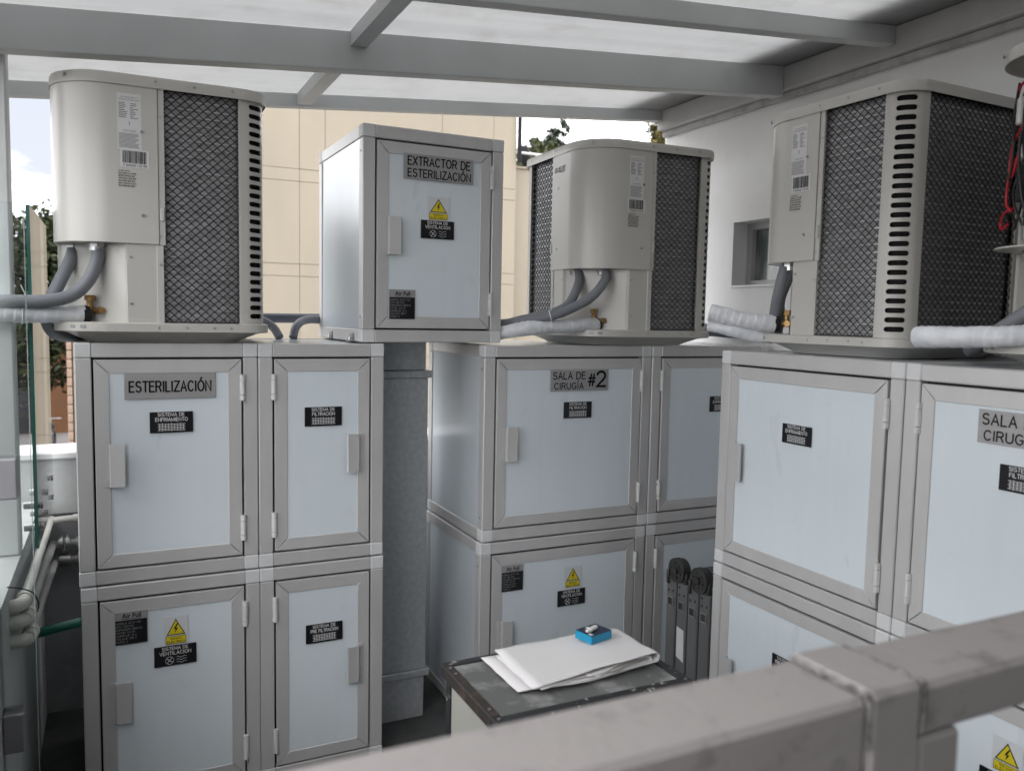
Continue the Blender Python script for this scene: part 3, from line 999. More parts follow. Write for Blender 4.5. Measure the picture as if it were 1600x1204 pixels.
# extractor cabinet bridging the duct
GX, GY, GZ, GW, GH = 0.778, 2.800, 1.504, 0.536, 0.748
s9 = 0.92
gp = lambda a, b, c_, d_: (a * s9, b * s9, (c_ - 1.502) * s9, (d_ - 1.502) * s9)
gcab = cabinet('cabinet with the EXTRACTOR DE ESTERILIZACIÓN sign, set on top across the duct', (GX, GY, GZ), radians(0.9), GW, 0.62, GH, 'R', [
    (('sign', [('EXTRACTOR DE', 0.06, 0.945, 0.12, 0.44), ('ESTERILIZACIÓN', 0.06, 0.955, 0.50, 0.90)]),) + gp(0.158, 0.448, 2.1265, 2.222),
    (WARN,) + gp(0.258, 0.347, 1.977, 2.067),
    (VEN,) + gp(0.230, 0.368, 1.906, 1.976),
    (INFO,) + gp(0.104, 0.210, 1.592, 1.7055)])
for yy in (0.10, 0.40):
    MB().cbox(-0.020, -0.001, yy, yy + 0.04, 0.0005, 0.004, 0.0005).cbox(-0.004, -0.0008, yy, yy + 0.04, 0.0042, 0.03, 0.0005).cyl((-0.012, yy + 0.02, 0.004), (-0.012, yy + 0.02, 0.016), 0.006, 8).obj('foot_bracket', 'steel_bright', gcab)

# ================================================================== CONDENSERS
UH = 0.30
ZB0, ZB1, ZLID = 0.064, 0.767, 0.797
CR = 0.075
BIG = 0.16


def rr_outline(h, r_ll, r, seg=8):
    """rounded square outline; lower-left corner has the big radius"""
    out = []
    for (cx, cy, rad, a0) in ((-h, -h, r_ll, pi), (h, -h, r, 1.5 * pi), (h, h, r, 0), (-h, h, r, 0.5 * pi)):
        ccx, ccy = cx - math.copysign(rad, cx), cy - math.copysign(rad, cy)
        n = seg * 2 if rad > 0.12 else seg
        for k in range(n + 1):
            a = a0 + 0.5 * pi * k / n
            out.append((ccx + rad * cos(a), ccy + rad * sin(a)))
    return out


def loft(rings):
    """rings: list of lists of 3d points (same count), closed; capped"""
    mb = MB()
    n = len(rings[0])
    vs = [p for r_ in rings for p in r_]
    fs = []
    for i in range(len(rings) - 1):
        for k in range(n):
            k2 = (k + 1) % n
            fs.append((i * n + k, i * n + k2, (i + 1) * n + k2, (i + 1) * n + k))
    fs.append(tuple(range(n - 1, -1, -1)))
    fs.append(tuple((len(rings) - 1) * n + k for k in range(n)))
    return mb.add(vs, fs)


def ring(h, rll, r, z):
    return [(x, y, z) for x, y in rr_outline(h, rll, r)]


def slotted_post():
    """perforated corner post round the lower-right corner; 25 real slots"""
    mb = MB()
    fl = 0.008
    Ltot = fl * 2 + CR * pi / 2
    us = [0, fl * 0.5, fl, 0.028, 0.0335, 0.0355, 0.037, 0.039, 0.043, 0.05, 0.058, 0.066, 0.074, 0.082, 0.0895, 0.0935, 0.0955, 0.097, 0.099, 0.108, Ltot - fl, Ltot - fl * 0.5, Ltot]
    us = sorted(set(us))
    s0, s1, r = 0.0325, 0.0900, 0.0077
    us = sorted(set([u for u in us if not (s0 - 0.002 < u < s1 + 0.002)] + [s0, s0 + r * 0.12, s0 + r * 0.45, s0 + r, 0.050, 0.062, 0.073, s1 - r, s1 - r * 0.45, s1 - r * 0.12, s1]))

    def hh(u):
        if u <= s0 or u >= s1:
            return 0.0
        if u < s0 + r:
            return sqrt(max(0, r * r - (s0 + r - u) ** 2))
        if u > s1 - r:
            return sqrt(max(0, r * r - (u - s1 + r) ** 2))
        return r

    def pos(u, z, off):
        R_ = CR
        cx, cy = UH - CR, -UH + CR
        if u < fl:
            return (cx - (fl - u), -UH - off, z)
        if u > Ltot - fl:
            return (UH + off, cy + (u - (Ltot - fl)), z)
        a = -pi / 2 + (u - fl) / CR
        return (cx + (R_ + off) * cos(a), cy + (R_ + off) * sin(a), z)
    N, pitch, zc0 = 25, 0.02735, 0.088
    zlo = ZB0 - 0.002
    for row in range(N):
        zc = zc0 + pitch * row
        za = zlo if row == 0 else zc - pitch / 2
        zb = ZB1 if row == N - 1 else zc + pitch / 2
        for i in range(len(us) - 1):
            a, b = us[i], us[i + 1]
            ha, hb = hh(a), hh(b)
            mb.add([pos(a, za, 0), pos(b, za, 0), pos(b, zc - hb, 0), pos(a, zc - ha, 0)], [(0, 1, 2, 3)])
            mb.add([pos(a, zc + ha, 0), pos(b, zc + hb, 0), pos(b, zb, 0), pos(a, zb, 0)], [(0, 1, 2, 3)])
            if ha > 0 or hb > 0:
                mb.add([pos(a, zc - ha, 0), pos(b, zc - hb, 0), pos(b, zc - hb, -0.004), pos(a, zc - ha, -0.004)], [(0, 1, 2, 3)])
                mb.add([pos(a, zc + ha, 0), pos(b, zc + hb, 0), pos(b, zc + hb, -0.004), pos(a, zc + ha, -0.004)], [(0, 1, 2, 3)])
    # folded edges
    for u in (0, Ltot):
        mb.add([pos(u, zlo, 0), pos(u, ZB1, 0), pos(u, ZB1, -0.012), pos(u, zlo, -0.012)], [(0, 1, 2, 3)])
    return mb


def guard(u0_, u1_):
    """expanded diamond net in the plane y=-UH+0.004, x from u0_ to u1_"""
    mb = MB()
    px, pz, t = 0.0262, 0.0236, 0.0015
    z0, z1 = ZB0, ZB1
    k = pz / px
    for sgn, y in ((1, -UH + 0.003), (-1, -UH + 0.0045)):
        nlo, nhi = -60, 80
        for n in range(nlo, nhi):
            # z = z0 + sgn*k*(x - xn)
            xn = u0_ + n * px
            pts = []
            xa, xb = u0_, u1_
            if sgn > 0:
                xlo, xhi = max(xa, xn), min(xb, xn + (z1 - z0) / k)
            else:
                xlo, xhi = max(xa, xn - (z1 - z0) / k), min(xb, xn)
            if xhi - xlo < 0.002:
                continue
            f_ = lambda x: z0 + sgn * k * (x - xn)
            p, q = (xlo, f_(xlo)), (xhi, f_(xhi))
            d = Vector((q[0] - p[0], q[1] - p[1])).normalized()
            nx, nz_ = -d.y * t, d.x * t
            vs = []
            for (x, z) in (p, q):
                vs += [(x + nx, y, z + nz_), (x, y - 0.0016, z), (x - nx, y, z - nz_), (x, y + 0.0016, z)]
            mb.add(vs, [(0, 1, 5, 4), (1, 2, 6, 5), (2, 3, 7, 6), (3, 0, 4, 7)])
    # rim wire
    mb.box(u0_, u1_, -UH + 0.002, -UH + 0.006, z0, z0 + 0.003)
    mb.box(u0_, u1_, -UH + 0.002, -UH + 0.006, z1 - 0.006, z1)
    return mb


UM = {}


def build_unit_meshes():
    o = 0.3098
    # lid: short skirt with a soft top edge
    lid = loft([ring(o - 0.004, BIG, CR, ZB1 + 0.001), ring(o, BIG + 0.004, CR + 0.004, ZB1 - 0.006), ring(o, BIG + 0.004, CR + 0.004, ZLID - 0.010),
                ring(o - 0.003, BIG + 0.001, CR + 0.001, ZLID - 0.003), ring(o - 0.012, BIG - 0.008, CR - 0.008, ZLID), ring(o - 0.05, BIG - 0.04, CR - 0.03, ZLID + 0.003)])
    UM['lid'] = lid.mesh('lid', 'unit_cream', 30)
    base = loft([ring(o, BIG, CR, 0.034), ring(o + 0.003, BIG, CR, 0.036), ring(o + 0.003, BIG, CR, 0.060), ring(o - 0.004, BIG - 0.004, CR, 0.063)])
    UM['base_pan'] = base.mesh('base_pan', 'unit_cream', 30)
    sk = [ring(o - 0.012, BIG, CR, 0.0335), ring(o - 0.03, BIG, CR, 0.029), ring(o - 0.075, BIG - 0.03, CR, 0.007), ring(o - 0.082, BIG - 0.03, CR, 0.0005)]
    # drainage notches in the skirt's foot
    for rg, dz in ((2, 0.007), (3, 0.013)):
        for i, p in enumerate(sk[rg]):
            pass
    UM['skirt'] = loft(sk).mesh('skirt', 'unit_cream', 30)
    nt_ = MB()
    for rot in range(4):
        M_ = Matrix.Rotation(rot * pi / 2, 4, 'Z')
        q = MB()
        for xc in (0.02,):
            q.add([(xc - 0.045, -0.2275, 0.0003), (xc - 0.035, -0.229, 0.009), (xc + 0.035, -0.229, 0.009), (xc + 0.045, -0.2275, 0.0003), (xc - 0.045, -0.15, 0.0003), (xc - 0.035, -0.15, 0.009), (xc + 0.035, -0.15, 0.009), (xc + 0.045, -0.15, 0.0003)],
                  [(0, 1, 2, 3), (4, 7, 6, 5), (1, 5, 6, 2), (0, 4, 5, 1), (2, 6, 7, 3), (0, 3, 7, 4)])
        if rot == 0:
            nt_.add(q.v, q.f)
    UM['drain_notch'] = nt_.mesh('drain_notch', 'dark_gap')
    # body sheet: flat, step, chamfer, step, flat (closed solid so no light leaks)
    a = 0.004
    poly = [(a, -UH), (-0.106, -UH), (-0.112, -UH + 0.012), (-UH + 0.012, -0.112), (-UH, -0.106), (-UH, a), (-UH + 0.03, a), (-UH + 0.03, -0.09), (-0.09, -UH + 0.03), (a, -UH + 0.03)]
    poly = [(x - 0.008 if i in (0, 9) else x, y - 0.008 if i in (5, 6) else y) for i, (x, y) in enumerate(poly)]
    UM['body_panel'] = MB().prism(poly, ZB0 - 0.002, ZB1).mesh('body_panel', 'unit_cream')
    for nm, xa, xb, za, zb in (('trim', -0.0235, -0.004, ZB0 - 0.001, ZB1 - 0.001),):
        t_ = MB().cbox(xa, xb, -UH - 0.0035, -UH + 0.004, za, 0.298, 0.0012).cbox(xa + 0.008, xb + 0.006, -UH - 0.0045, -UH + 0.004, 0.299, zb, 0.0012)
        t_.cbox(xa + 0.011, xb + 0.004, -UH - 0.010, -UH - 0.0046, 0.37, 0.41, 0.002)
        UM['trim_front'] = t_.mesh('trim', 'unit_cream')
        q = MB()
        q.v, q.f = [(p[1], p[0], p[2]) for p in t_.v], list(t_.f)
        UM['trim_side'] = q.mesh('trim', 'unit_cream')
    # control cover: round front, chamfered back
    oc = 0.3075
    arc = [(-0.017, -oc), (-0.06, -oc)]
    for k in range(0, 25):
        an = -pi / 2 - (pi / 2) * k / 24
        arc.append((-oc + BIG + BIG * cos(an), -oc + BIG + BIG * sin(an)))
    arc += [(-oc, -0.06), (-oc, -0.017), (-UH + 0.011, -0.017), (-UH + 0.011, -0.114), (-0.114, -UH + 0.011), (-0.017, -UH + 0.011)]
    UM['control_cover'] = MB().prism(arc, 0.301, ZB1 - 0.007).mesh('control_cover', 'unit_cream', 25)
    UM['slotted_post'] = slotted_post().mesh('slotted_post', 'unit_cream', 35)
    UM['guard_short'] = guard(-0.003, 0.217).mesh('guard_mesh', 'guard_black')
    UM['guard_long'] = guard(-0.217, 0.217).mesh('guard_mesh', 'guard_black')
    # coil wall round three corners, with tube rows
    path = []
    h = UH - 0.016
    rr = 0.10
    pts = [(-0.008, -h)]
    for (cx, cy, a0) in ((h, -h, 1.5 * pi), (h, h, 0), (-h, h, 0.5 * pi)):
        ccx, ccy = cx - math.copysign(rr, cx), cy - math.copysign(rr, cy)
        for k in range(7):
            an = a0 + 0.5 * pi * k / 6
            pts.append((ccx + rr * cos(an), ccy + rr * sin(an)))
    pts.append((-h, -0.008))
    mb = MB()
    n = len(pts)
    vs = [(x, y, ZB0) for x, y in pts] + [(x, y, ZB1) for x, y in pts]
    mb.add(vs, [(i, i + 1, n + i + 1, n + i) for i in range(n - 1)])
    UM['coil'] = mb.mesh('coil', 'coil_dark')
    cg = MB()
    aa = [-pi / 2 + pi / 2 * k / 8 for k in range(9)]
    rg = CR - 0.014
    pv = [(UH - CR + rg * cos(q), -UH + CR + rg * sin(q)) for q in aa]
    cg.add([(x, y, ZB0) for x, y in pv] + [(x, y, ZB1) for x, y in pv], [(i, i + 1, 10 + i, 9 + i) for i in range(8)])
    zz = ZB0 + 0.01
    while zz < ZB1 - 0.02:       # guard net relief over a black sheet added as shade behind the slots
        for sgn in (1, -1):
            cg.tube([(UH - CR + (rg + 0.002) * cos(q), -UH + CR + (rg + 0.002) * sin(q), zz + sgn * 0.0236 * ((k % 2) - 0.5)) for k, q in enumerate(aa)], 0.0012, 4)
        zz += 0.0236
    UM['slot_shade'] = cg.mesh('slot_shade', 'foam_black')
    mb = MB()
    P = [Vector((x, y, 0)) for x, y in pts]
    nr = []
    for i in range(n):
        t = (P[min(i + 1, n - 1)] - P[max(i - 1, 0)]).normalized()
        nr.append(Vector((t.y, -t.x, 0)))
    z = ZB0 + 0.014
    while z < ZB1 - 0.01:
        for i in range(n - 1):
            a1, b1 = P[i] + nr[i] * 0.004, P[i + 1] + nr[i + 1] * 0.004
            a2, b2 = P[i], P[i + 1]
            hz = 0.0017
            mb.add([a2 + Vector((0, 0, z - hz)), b2 + Vector((0, 0, z - hz)), b1 + Vector((0, 0, z - hz * 0.4)), a1 + Vector((0, 0, z - hz * 0.4)), b1 + Vector((0, 0, z + hz)), a1 + Vector((0, 0, z + hz)), b2 + Vector((0, 0, z + hz)), a2 + Vector((0, 0, z + hz))],
                   [(0, 1, 2, 3), (3, 2, 4, 5), (5, 4, 6, 7)])
        z += 0.0236
    UM['coil_tubes'] = mb.mesh('coil_tubes', 'coil_tube')
    # screws
    sc = MB()
    for (x, y, z, ax) in [(-0.008, -UH - 0.0035, 0.68, 1), (-0.012, -UH - 0.0030, 0.24, 1), (-0.012, -UH - 0.0035, 0.325, 1), (-0.095, -UH, 0.26, 1), (-0.095, -UH, 0.12, 1),
                          (-0.06, -o - 0.0012, 0.63, 1), (-0.06, -o - 0.0012, 0.385, 1), (-0.02, -o - 0.002, 0.048, 1), (0.19, -o - 0.002, 0.048, 1), (0.06, -o - 0.002, 0.049, 1), (0.14, -o - 0.002, 0.049, 1),
                          (-0.02, -o, 0.782, 1), (0.20, -o, 0.782, 1), (0.09, -o, 0.780, 1)]:
        r_ = 0.0045
        sc.cyl((x, y + 0.001, z), (x, y - 0.0022, z), r_, 8, r_ * 0.8)
        sc.cyl((y + 0.001, x, z), (y - 0.0022, x, z), r_, 8, r_ * 0.8)
    for an in (-pi * 0.75,):
        x, y = -o + BIG + (BIG + 0.005) * cos(an), -o + BIG + (BIG + 0.005) * sin(an)
        d = Vector((cos(an), sin(an), 0))
        sc.cyl(Vector((x, y, 0.782)) - d * 0.003, Vector((x, y, 0.782)) + d * 0.002, 0.0055, 8)
    UM['screws'] = sc.mesh('screws', 'steel_bright')
    # labels on the cover's flat front
    yl = -oc - 0.0008
    UM['rating_label'] = MB().box(-0.127, -0.062, yl, yl + 0.0006, 0.575, 0.737).mesh('rating_label', 'paper_label')
    pr = MB()
    rnd = random.Random(3)
    put_text(pr, 'AIR CONDITIONING UNIT', -0.118, -0.070, 0.7245, 0.7275, yl - 0.0004)
    put_text(pr, 'OUTDOOR USE ONLY 60 Hz', -0.124, -0.066, 0.7170, 0.7205, yl - 0.0004)
    z = 0.708
    while z > 0.665:
        wd = rnd.uniform(0.014, 0.024)
        pr.box(-0.123, -0.123 + wd, yl - 0.0004, yl - 0.0002, z, z + 0.0022)
        pr.box(-0.092, -0.092 + rnd.uniform(0.006, 0.024), yl - 0.0004, yl - 0.0002, z - 0.001, z + 0.0012)
        z -= 0.0052
    pr.box(-0.0955, -0.0935, yl - 0.0004, yl - 0.0002, 0.645, 0.656)
    put_text(pr, 'CAUTION', -0.112, -0.078, 0.627, 0.6315, yl - 0.0004)
    z = 0.620
    while z > 0.580:
        pr.box(-0.124, -0.124 + rnd.uniform(0.045, 0.058), yl - 0.0004, yl - 0.0002, z, z + 0.0014)
        z -= 0.0036
    UM['label_print'] = pr.mesh('print', 'label_print')
    UM['barcode_label'] = MB().box(-0.124, -0.046, yl - 0.0003, yl + 0.0003, 0.522, 0.5735).mesh('barcode_label', 'paper_label')
    br = MB()
    x = -0.118
    while x < -0.053:
        wd = rnd.choice((0.0008, 0.0012, 0.002))
        br.box(x, x + wd, yl - 0.0008, yl - 0.0005, 0.534, 0.570)
        x += wd + rnd.choice((0.0008, 0.0012, 0.0018))
    put_text(br, 'W 0040215 7 62 198', -0.117, -0.053, 0.525, 0.5305, yl - 0.0006)
    UM['bars'] = br.mesh('bars', 'ink_black')
    tx = MB()
    for i, s in enumerate(('WARNING', 'Disconnect all power', 'before servicing unit', 'Grounding required', 'use copper wires only', 'Keep clear of plants', 'Read instruction sheet')):
        zz = 0.514 - 0.0073 * i
        put_text(tx, s, -0.125, -0.125 + (0.03 if i == 0 else 0.044 + 0.004 * (i % 2)), zz - 0.004, zz, yl + 0.0002)
    UM['warning_text'] = tx.mesh('warning_text', 'ink_black')
    # service valves (brass body, cap, black foam collar) at the chamfer
    vb = MB()
    c0 = Vector((-0.190, -0.190, 0.098))
    dg = Vector((-1, -1, 0)).normalized()
    sd_ = Vector((1, -1, 0)).normalized()
    vb.cyl(c0 - dg * 0.02, c0 + dg * 0.045, 0.011, 10)
    vb.cyl(c0 + dg * 0.030 + Vector((0, 0, -0.012)), c0 + dg * 0.030 + Vector((0, 0, 0.034)), 0.0095, 10)
    vb.cyl(c0 + dg * 0.030 + Vector((0, 0, 0.030)), c0 + dg * 0.030 + Vector((0, 0, 0.046)), 0.016, 6)
    vb.cyl(c0 + dg * 0.02, c0 + dg * 0.028 + sd_ * 0.04, 0.0075, 8)
    vb.cyl(c0 + dg * 0.022 + sd_ * 0.03, c0 + dg * 0.028 + sd_ * 0.046, 0.011, 6)
    UM['service_valve'] = vb.mesh('service_valve', 'brass', 40)
    # two pairs of bolt holes stamped in the base flange at the valve corner
    st = MB()
    for k, an in enumerate((-pi * 0.73, -pi * 0.715, -pi * 0.665, -pi * 0.65)):
        R_ = BIG + 0.0035
        cc = Vector((-o + BIG, -o + BIG, 0.049))
        d = Vector((cos(an), sin(an), 0))
        p = cc + d * R_
        st.cyl(p - d * 0.002, p + d * 0.0012, 0.0062, 8)
    UM['base_holes'] = st.mesh('base_holes', 'clamp_grey')
    lg = MB()
    # small slanted maker's script near the cover's side edge
    put_text(lg, 'BLUELITE', 0.0, 0.088, 0.0, 0.017, 0.0, 0.22)
    lg.v = [(x + z * 0.3, y, z) for x, y, z in lg.v]
    lg.box(0.045, 0.083, 0, 0.0003, -0.0052, -0.0030)
    lg.v = [(-oc - 0.0008, -0.028 - x, 0.695 + z) for x, y, z in lg.v]
    UM['logo'] = lg.mesh('logo', 'label_print')
    for k, (x, y) in enumerate(((-0.255, -0.125), (-0.187, -0.232))):
        cn = MB().cyl((x, y, 0.302), (x, y, 0.290), 0.026, 8)
        cn.cyl((x, y, 0.291), (x, y, 0.278), 0.022, 12)
        UM['conduit_fitting%d' % k] = cn.mesh('conduit_fitting', 'steel_bright')


build_unit_meshes()
UG = 'cream condensers standing on the cabinets'


def condenser(label, loc, rz, open_box=False):
    u = thing('condenser', label, 'condenser', loc, rz, UG)

    def part(key, name=None, rot=0.0, parent=u):
        o = link(name or key, UM[key], parent)
        o.rotation_euler = (0, 0, rot)
        return o
    part('lid')
    part('base_pan')
    part('skirt')
    for k in range(4):
        part('drain_notch', rot=k * pi / 2)
    part('body_panel')
    part('trim_front', 'trim')
    part('trim_side', 'trim')
    for k in range(3):
        part('slotted_post', rot=k * pi / 2)
        part('slot_shade', rot=k * pi / 2)
    part('guard_short', 'guard_mesh')
    part('guard_long', 'guard_mesh', pi / 2)
    part('guard_long', 'guard_mesh', pi)
    g = part('guard_short', 'guard_mesh')
    g.matrix_local = Matrix(((0, 1, 0, 0), (1, 0, 0, 0), (0, 0, 1, 0), (0, 0, 0, 1)))
    co = part('coil')
    part('coil_tubes', parent=co)
    part('screws')['kind'] = 'stuff'
    part('base_holes')['kind'] = 'stuff'
    part('service_valve')
    if not open_box:
        cv = part('control_cover')
        rl = part('rating_label')
        part('label_print', 'print', parent=rl)
        bl = part('barcode_label')
        part('bars', parent=bl)
        jr = random.Random(label)
        rl.rotation_euler = (0, jr.uniform(-0.006, 0.006), 0)
        bl.rotation_euler = (0, jr.uniform(-0.009, 0.009), 0)
        bl.location = (jr.uniform(-0.003, 0.003), 0, jr.uniform(-0.003, 0.003))
        part('warning_text', parent=cv)
        part('logo', parent=cv)
        part('conduit_fitting0', 'conduit_fitting')
        part('conduit_fitting1', 'conduit_fitting')
    return u


U1 = condenser('cream condenser on top of the left stack, beside the glass screen', (0.150, 3.047, 1.5), radians(-0.3))
U2 = condenser('cream condenser behind the SALA DE CIRUGÍA #2 cabinet, round front towards the camera', (1.949, 3.023, 1.497), radians(-2.2))
U3 = condenser('cream condenser on the right hand row, its slotted corner towards the camera', (2.315, 1.946, 1.5), radians(-88.6))
U4 = condenser('condenser at the right edge with its cover off and wires hanging out', (2.312, 1.125, 1.5), radians(-89), True)

# open control box of the fourth condenser
bp_ = MB()
pl = [(-0.015, -0.304), (-0.09, -0.304)]
for k in range(0, 13):
    an = -pi / 2 - (pi / 2) * k / 12
    pl.append((-0.304 + 0.15 + 0.15 * cos(an), -0.304 + 0.15 + 0.15 * sin(an)))
pl += [(-0.304, -0.015), (-0.285, -0.015), (-0.285, -0.114), (-0.114, -0.285), (-0.015, -0.285)]
bp_.prism(pl, 0.299, 0.303)
bp_.obj('box_floor', 'unit_cream', U4)
MB().cyl((-0.225, -0.155, 0.298), (-0.225, -0.155, 0.286), 0.027, 8).cyl((-0.225, -0.155, 0.287), (-0.225, -0.155, 0.275), 0.022, 12).obj('conduit_fitting', 'steel_bright', U4)
k_ = Vector((-1, -1, 0)).normalized()
s_ = Vector((1, -1, 0)).normalized()
b0 = Vector((-0.205, -0.205, 0))
rot45 = Matrix.Translation(b0) @ Matrix.Rotation(radians(-45), 4, 'Z')
MB().cbox(-0.03, 0.03, -0.035, 0.0, 0.42, 0.51, 0.003).xform(rot45).obj('contactor', 'foam_black', U4)
MB().cbox(-0.045, -0.012, -0.03, 0.0, 0.53, 0.60, 0.004).xform(rot45).obj('terminal_block', 'white_gloss', U4)
MB().cyl((-0.19, -0.23, 0.32), (-0.19, -0.23, 0.41), 0.022, 14).obj('capacitor', 'steel_bright', U4)
MB().cbox(-0.055, -0.03, -0.04, -0.015, 0.62, 0.69, 0.004).xform(rot45).obj('plug', 'white_gloss', U4)
rw = random.Random(11)


def wires(n, m, z0, z1, spread):
    for i in range(n):
        a = rw.uniform(-0.07, 0.05)
        pts = []
        nn = 5
        for k in range(nn):
            t = k / (nn - 1)
            z = z1 + (z0 - z1) * t + rw.uniform(-0.02, 0.02)
            pts.append(b0 + s_ * (a + rw.uniform(-spread, spread)) + k_ * (0.012 + rw.uniform(0.0, 0.032)) + Vector((0, 0, z)))
        MB().tube(spline(pts, 7), 0.0032, 6).obj('wire', m, U4, 60)


wires(7, 'wire_black', 0.36, 0.73, 0.035)
for loop in ([(-0.075, 0.05, 0.64), (-0.105, 0.06, 0.68), (-0.085, 0.06, 0.72), (-0.03, 0.05, 0.73)],
             [(-0.03, 0.05, 0.62), (-0.09, 0.07, 0.58), (-0.115, 0.07, 0.53), (-0.10, 0.07, 0.495), (-0.06, 0.07, 0.50), (-0.03, 0.06, 0.56)],
             [(-0.05, 0.05, 0.56), (-0.085, 0.075, 0.50), (-0.095, 0.08, 0.43), (-0.06, 0.07, 0.40)],
             [(-0.06, 0.06, 0.41), (-0.12, 0.08, 0.40), (-0.15, 0.08, 0.375), (-0.13, 0.08, 0.36), (-0.09, 0.07, 0.372)]):
    MB().tube(spline([b0 + s_ * (a * 0.8) + k_ * (b * 0.62 - 0.006) + Vector((0, 0, c)) for a, b, c in loop], 7), 0.0036, 6).obj('wire', 'wire_red', U4, 60)

# ================================================================== CONDUITS AND PIPES
def pipe(name, label, cat, pts, r, m, group=None, n=10, seg=14, ties=(), wrap=False, collar=True):
    P = spline(pts, n)
    o = bpy.data.objects.new(name, None)
    COL.objects.link(o)
    tag(o, label, cat, group)
    if wrap:
        rnd = random.Random(len(label))
        Q = []
        for i in range(len(P) - 1):
            nn = max(2, int((P[i + 1] - P[i]).length / 0.0022))
            Q += [P[i].lerp(P[i + 1], k / nn) for k in range(nn)]
        Q.append(P[-1])
        off = [1 + rnd.uniform(-0.012, 0.012) for i in range(len(Q) + 1)]
        ph = rnd.uniform(0, 6)

        def rad(i, a):
            turn = (i * 0.0022 / 0.021 + a / (2 * pi)) % 1.0      # overlapping tape turns
            lump = 0.045 * sin(i * 0.055 + ph) + 0.03 * sin(2 * a + i * 0.11 + ph) + 0.015 * sin(5 * a - i * 0.23)
            return r * off[i] * (0.955 + 0.075 * turn ** 0.7 + lump)
        MB().tube(Q, r, 22, True, rad).obj('tape_wrap', m, o, 35)
        if collar:
            d = (P[0] - P[1]).normalized()
            MB().tube([P[0] - d * 0.006, P[0] + d * 0.004, P[0] + d * 0.014, P[0] + d * 0.017], r * 0.98, 16, True, lambda i, a: r * (0.97, 1.0, 0.93, 0.7)[i]).obj('foam_end', 'foam_black', o, 50)
    else:
        MB().tube(P, r, seg).obj('sleeve', m, o, 60)
    for i in ties:
        p = P[min(i, len(P) - 1)]
        t = (P[min(i + 1, len(P) - 1)] - P[max(i - 1, 0)]).normalized()
        a = t.orthogonal().normalized()
        b = t.cross(a)
        rr = r * 1.12
        tb = MB().tube([p + (a * cos(q) + b * sin(q)) * rr for q in [k * 2 * pi / 16 for k in range(17)]], 0.0022, 5)
        tb.tube([p + Vector((0, 0, rr)), p + Vector((0.01, -0.01, rr + 0.025)), p + Vector((0.0, -0.015, rr + 0.05))], 0.0016, 5)
        tb.obj('cable_tie', 'tie_white', o, 50)
    return o


CNG = 'grey flexible conduits of the condensers'
pipe('conduit', 'grey flexible conduit bending left from the left condenser', 'conduit', [(-0.037, 2.815, 1.79), (-0.038, 2.81, 1.755), (-0.060, 2.80, 1.693), (-0.104, 2.79, 1.644), (-0.171, 2.775, 1.623), (-0.291, 2.76, 1.618), (-0.60, 2.74, 1.615)], 0.0195, 'conduit_grey', CNG)
pipe('conduit', 'grey flexible conduit looping down beneath the left condenser', 'conduit', [(-0.105, 2.922, 1.79), (-0.112, 2.90, 1.755), (-0.142, 2.875, 1.685), (-0.178, 2.87, 1.60), (-0.170, 2.90, 1.535), (-0.125, 3.0, 1.513), (-0.06, 3.10, 1.518)], 0.0195, 'conduit_grey', CNG)
pipe('insulated_pipe', 'white taped refrigerant pipe running left from the left condenser valve', 'pipe', [(-0.078, 2.835, 1.585), (-0.14, 2.815, 1.584), (-0.198, 2.80, 1.585), (-0.293, 2.785, 1.587), (-0.60, 2.77, 1.588)], 0.0275, 'wrap_tape', 'white taped refrigerant pipes', wrap=True, ties=(26,))
pipe('conduit', 'rear grey conduit of the condenser behind the SALA DE CIRUGÍA #2 cabinet', 'conduit', [(1.694, 2.888, 1.79), (1.68, 2.86, 1.745), (1.60, 2.80, 1.656), (1.51, 2.80, 1.614), (1.43, 2.84, 1.594), (1.30, 2.95, 1.560), (1.1, 3.5, 1.54)], 0.0185, 'conduit_grey', CNG)
pipe('conduit', 'front grey conduit tied with a white cable tie above the #2 cabinet', 'conduit', [(1.757, 2.784, 1.79), (1.742, 2.765, 1.752), (1.66, 2.74, 1.68), (1.54, 2.75, 1.622), (1.45, 2.80, 1.594), (1.36, 2.90, 1.575), (1.2, 3.45, 1.555)], 0.0185, 'conduit_grey', CNG, ties=(34,))
pipe('insulated_pipe', 'white taped pipe from the middle condenser passing behind the extractor cabinet', 'pipe', [(1.735, 2.815, 1.578), (1.66, 2.79, 1.574), (1.568, 2.78, 1.570), (1.416, 2.79, 1.560), (1.325, 2.86, 1.540), (1.25, 3.1, 1.53), (1.15, 3.48, 1.53)], 0.0265, 'wrap_tape', 'white taped refrigerant pipes', wrap=True)
pipe('conduit', 'outer grey conduit dropping from the condenser beside the small window', 'conduit', [(2.066, 2.136, 1.79), (2.055, 2.14, 1.74), (2.05, 2.15, 1.68), (2.075, 2.19, 1.61), (2.15, 2.30, 1.55)], 0.0185, 'conduit_grey', CNG)
pipe('conduit', 'inner grey conduit dropping from the condenser beside the small window', 'conduit', [(2.168, 2.208, 1.79), (2.15, 2.215, 1.74), (2.13, 2.22, 1.68), (2.15, 2.24, 1.62), (2.22, 2.32, 1.55)], 0.0185, 'conduit_grey', CNG)
pipe('insulated_pipe', 'thick white taped pipe at the valve of the right hand condenser', 'pipe', [(2.062, 2.175, 1.598), (2.015, 2.195, 1.600), (1.955, 2.235, 1.610), (1.885, 2.30, 1.632)], 0.030, 'wrap_tape', 'white taped refrigerant pipes', wrap=True)
pipe('insulated_pipe', 'lower white taped pipe crossing under the thick one by the right condenser', 'pipe', [(2.075, 2.19, 1.548), (2.02, 2.21, 1.553), (1.95, 2.25, 1.570), (1.90, 2.32, 1.588)], 0.022, 'wrap_tape', 'white taped refrigerant pipes', wrap=True, collar=False)
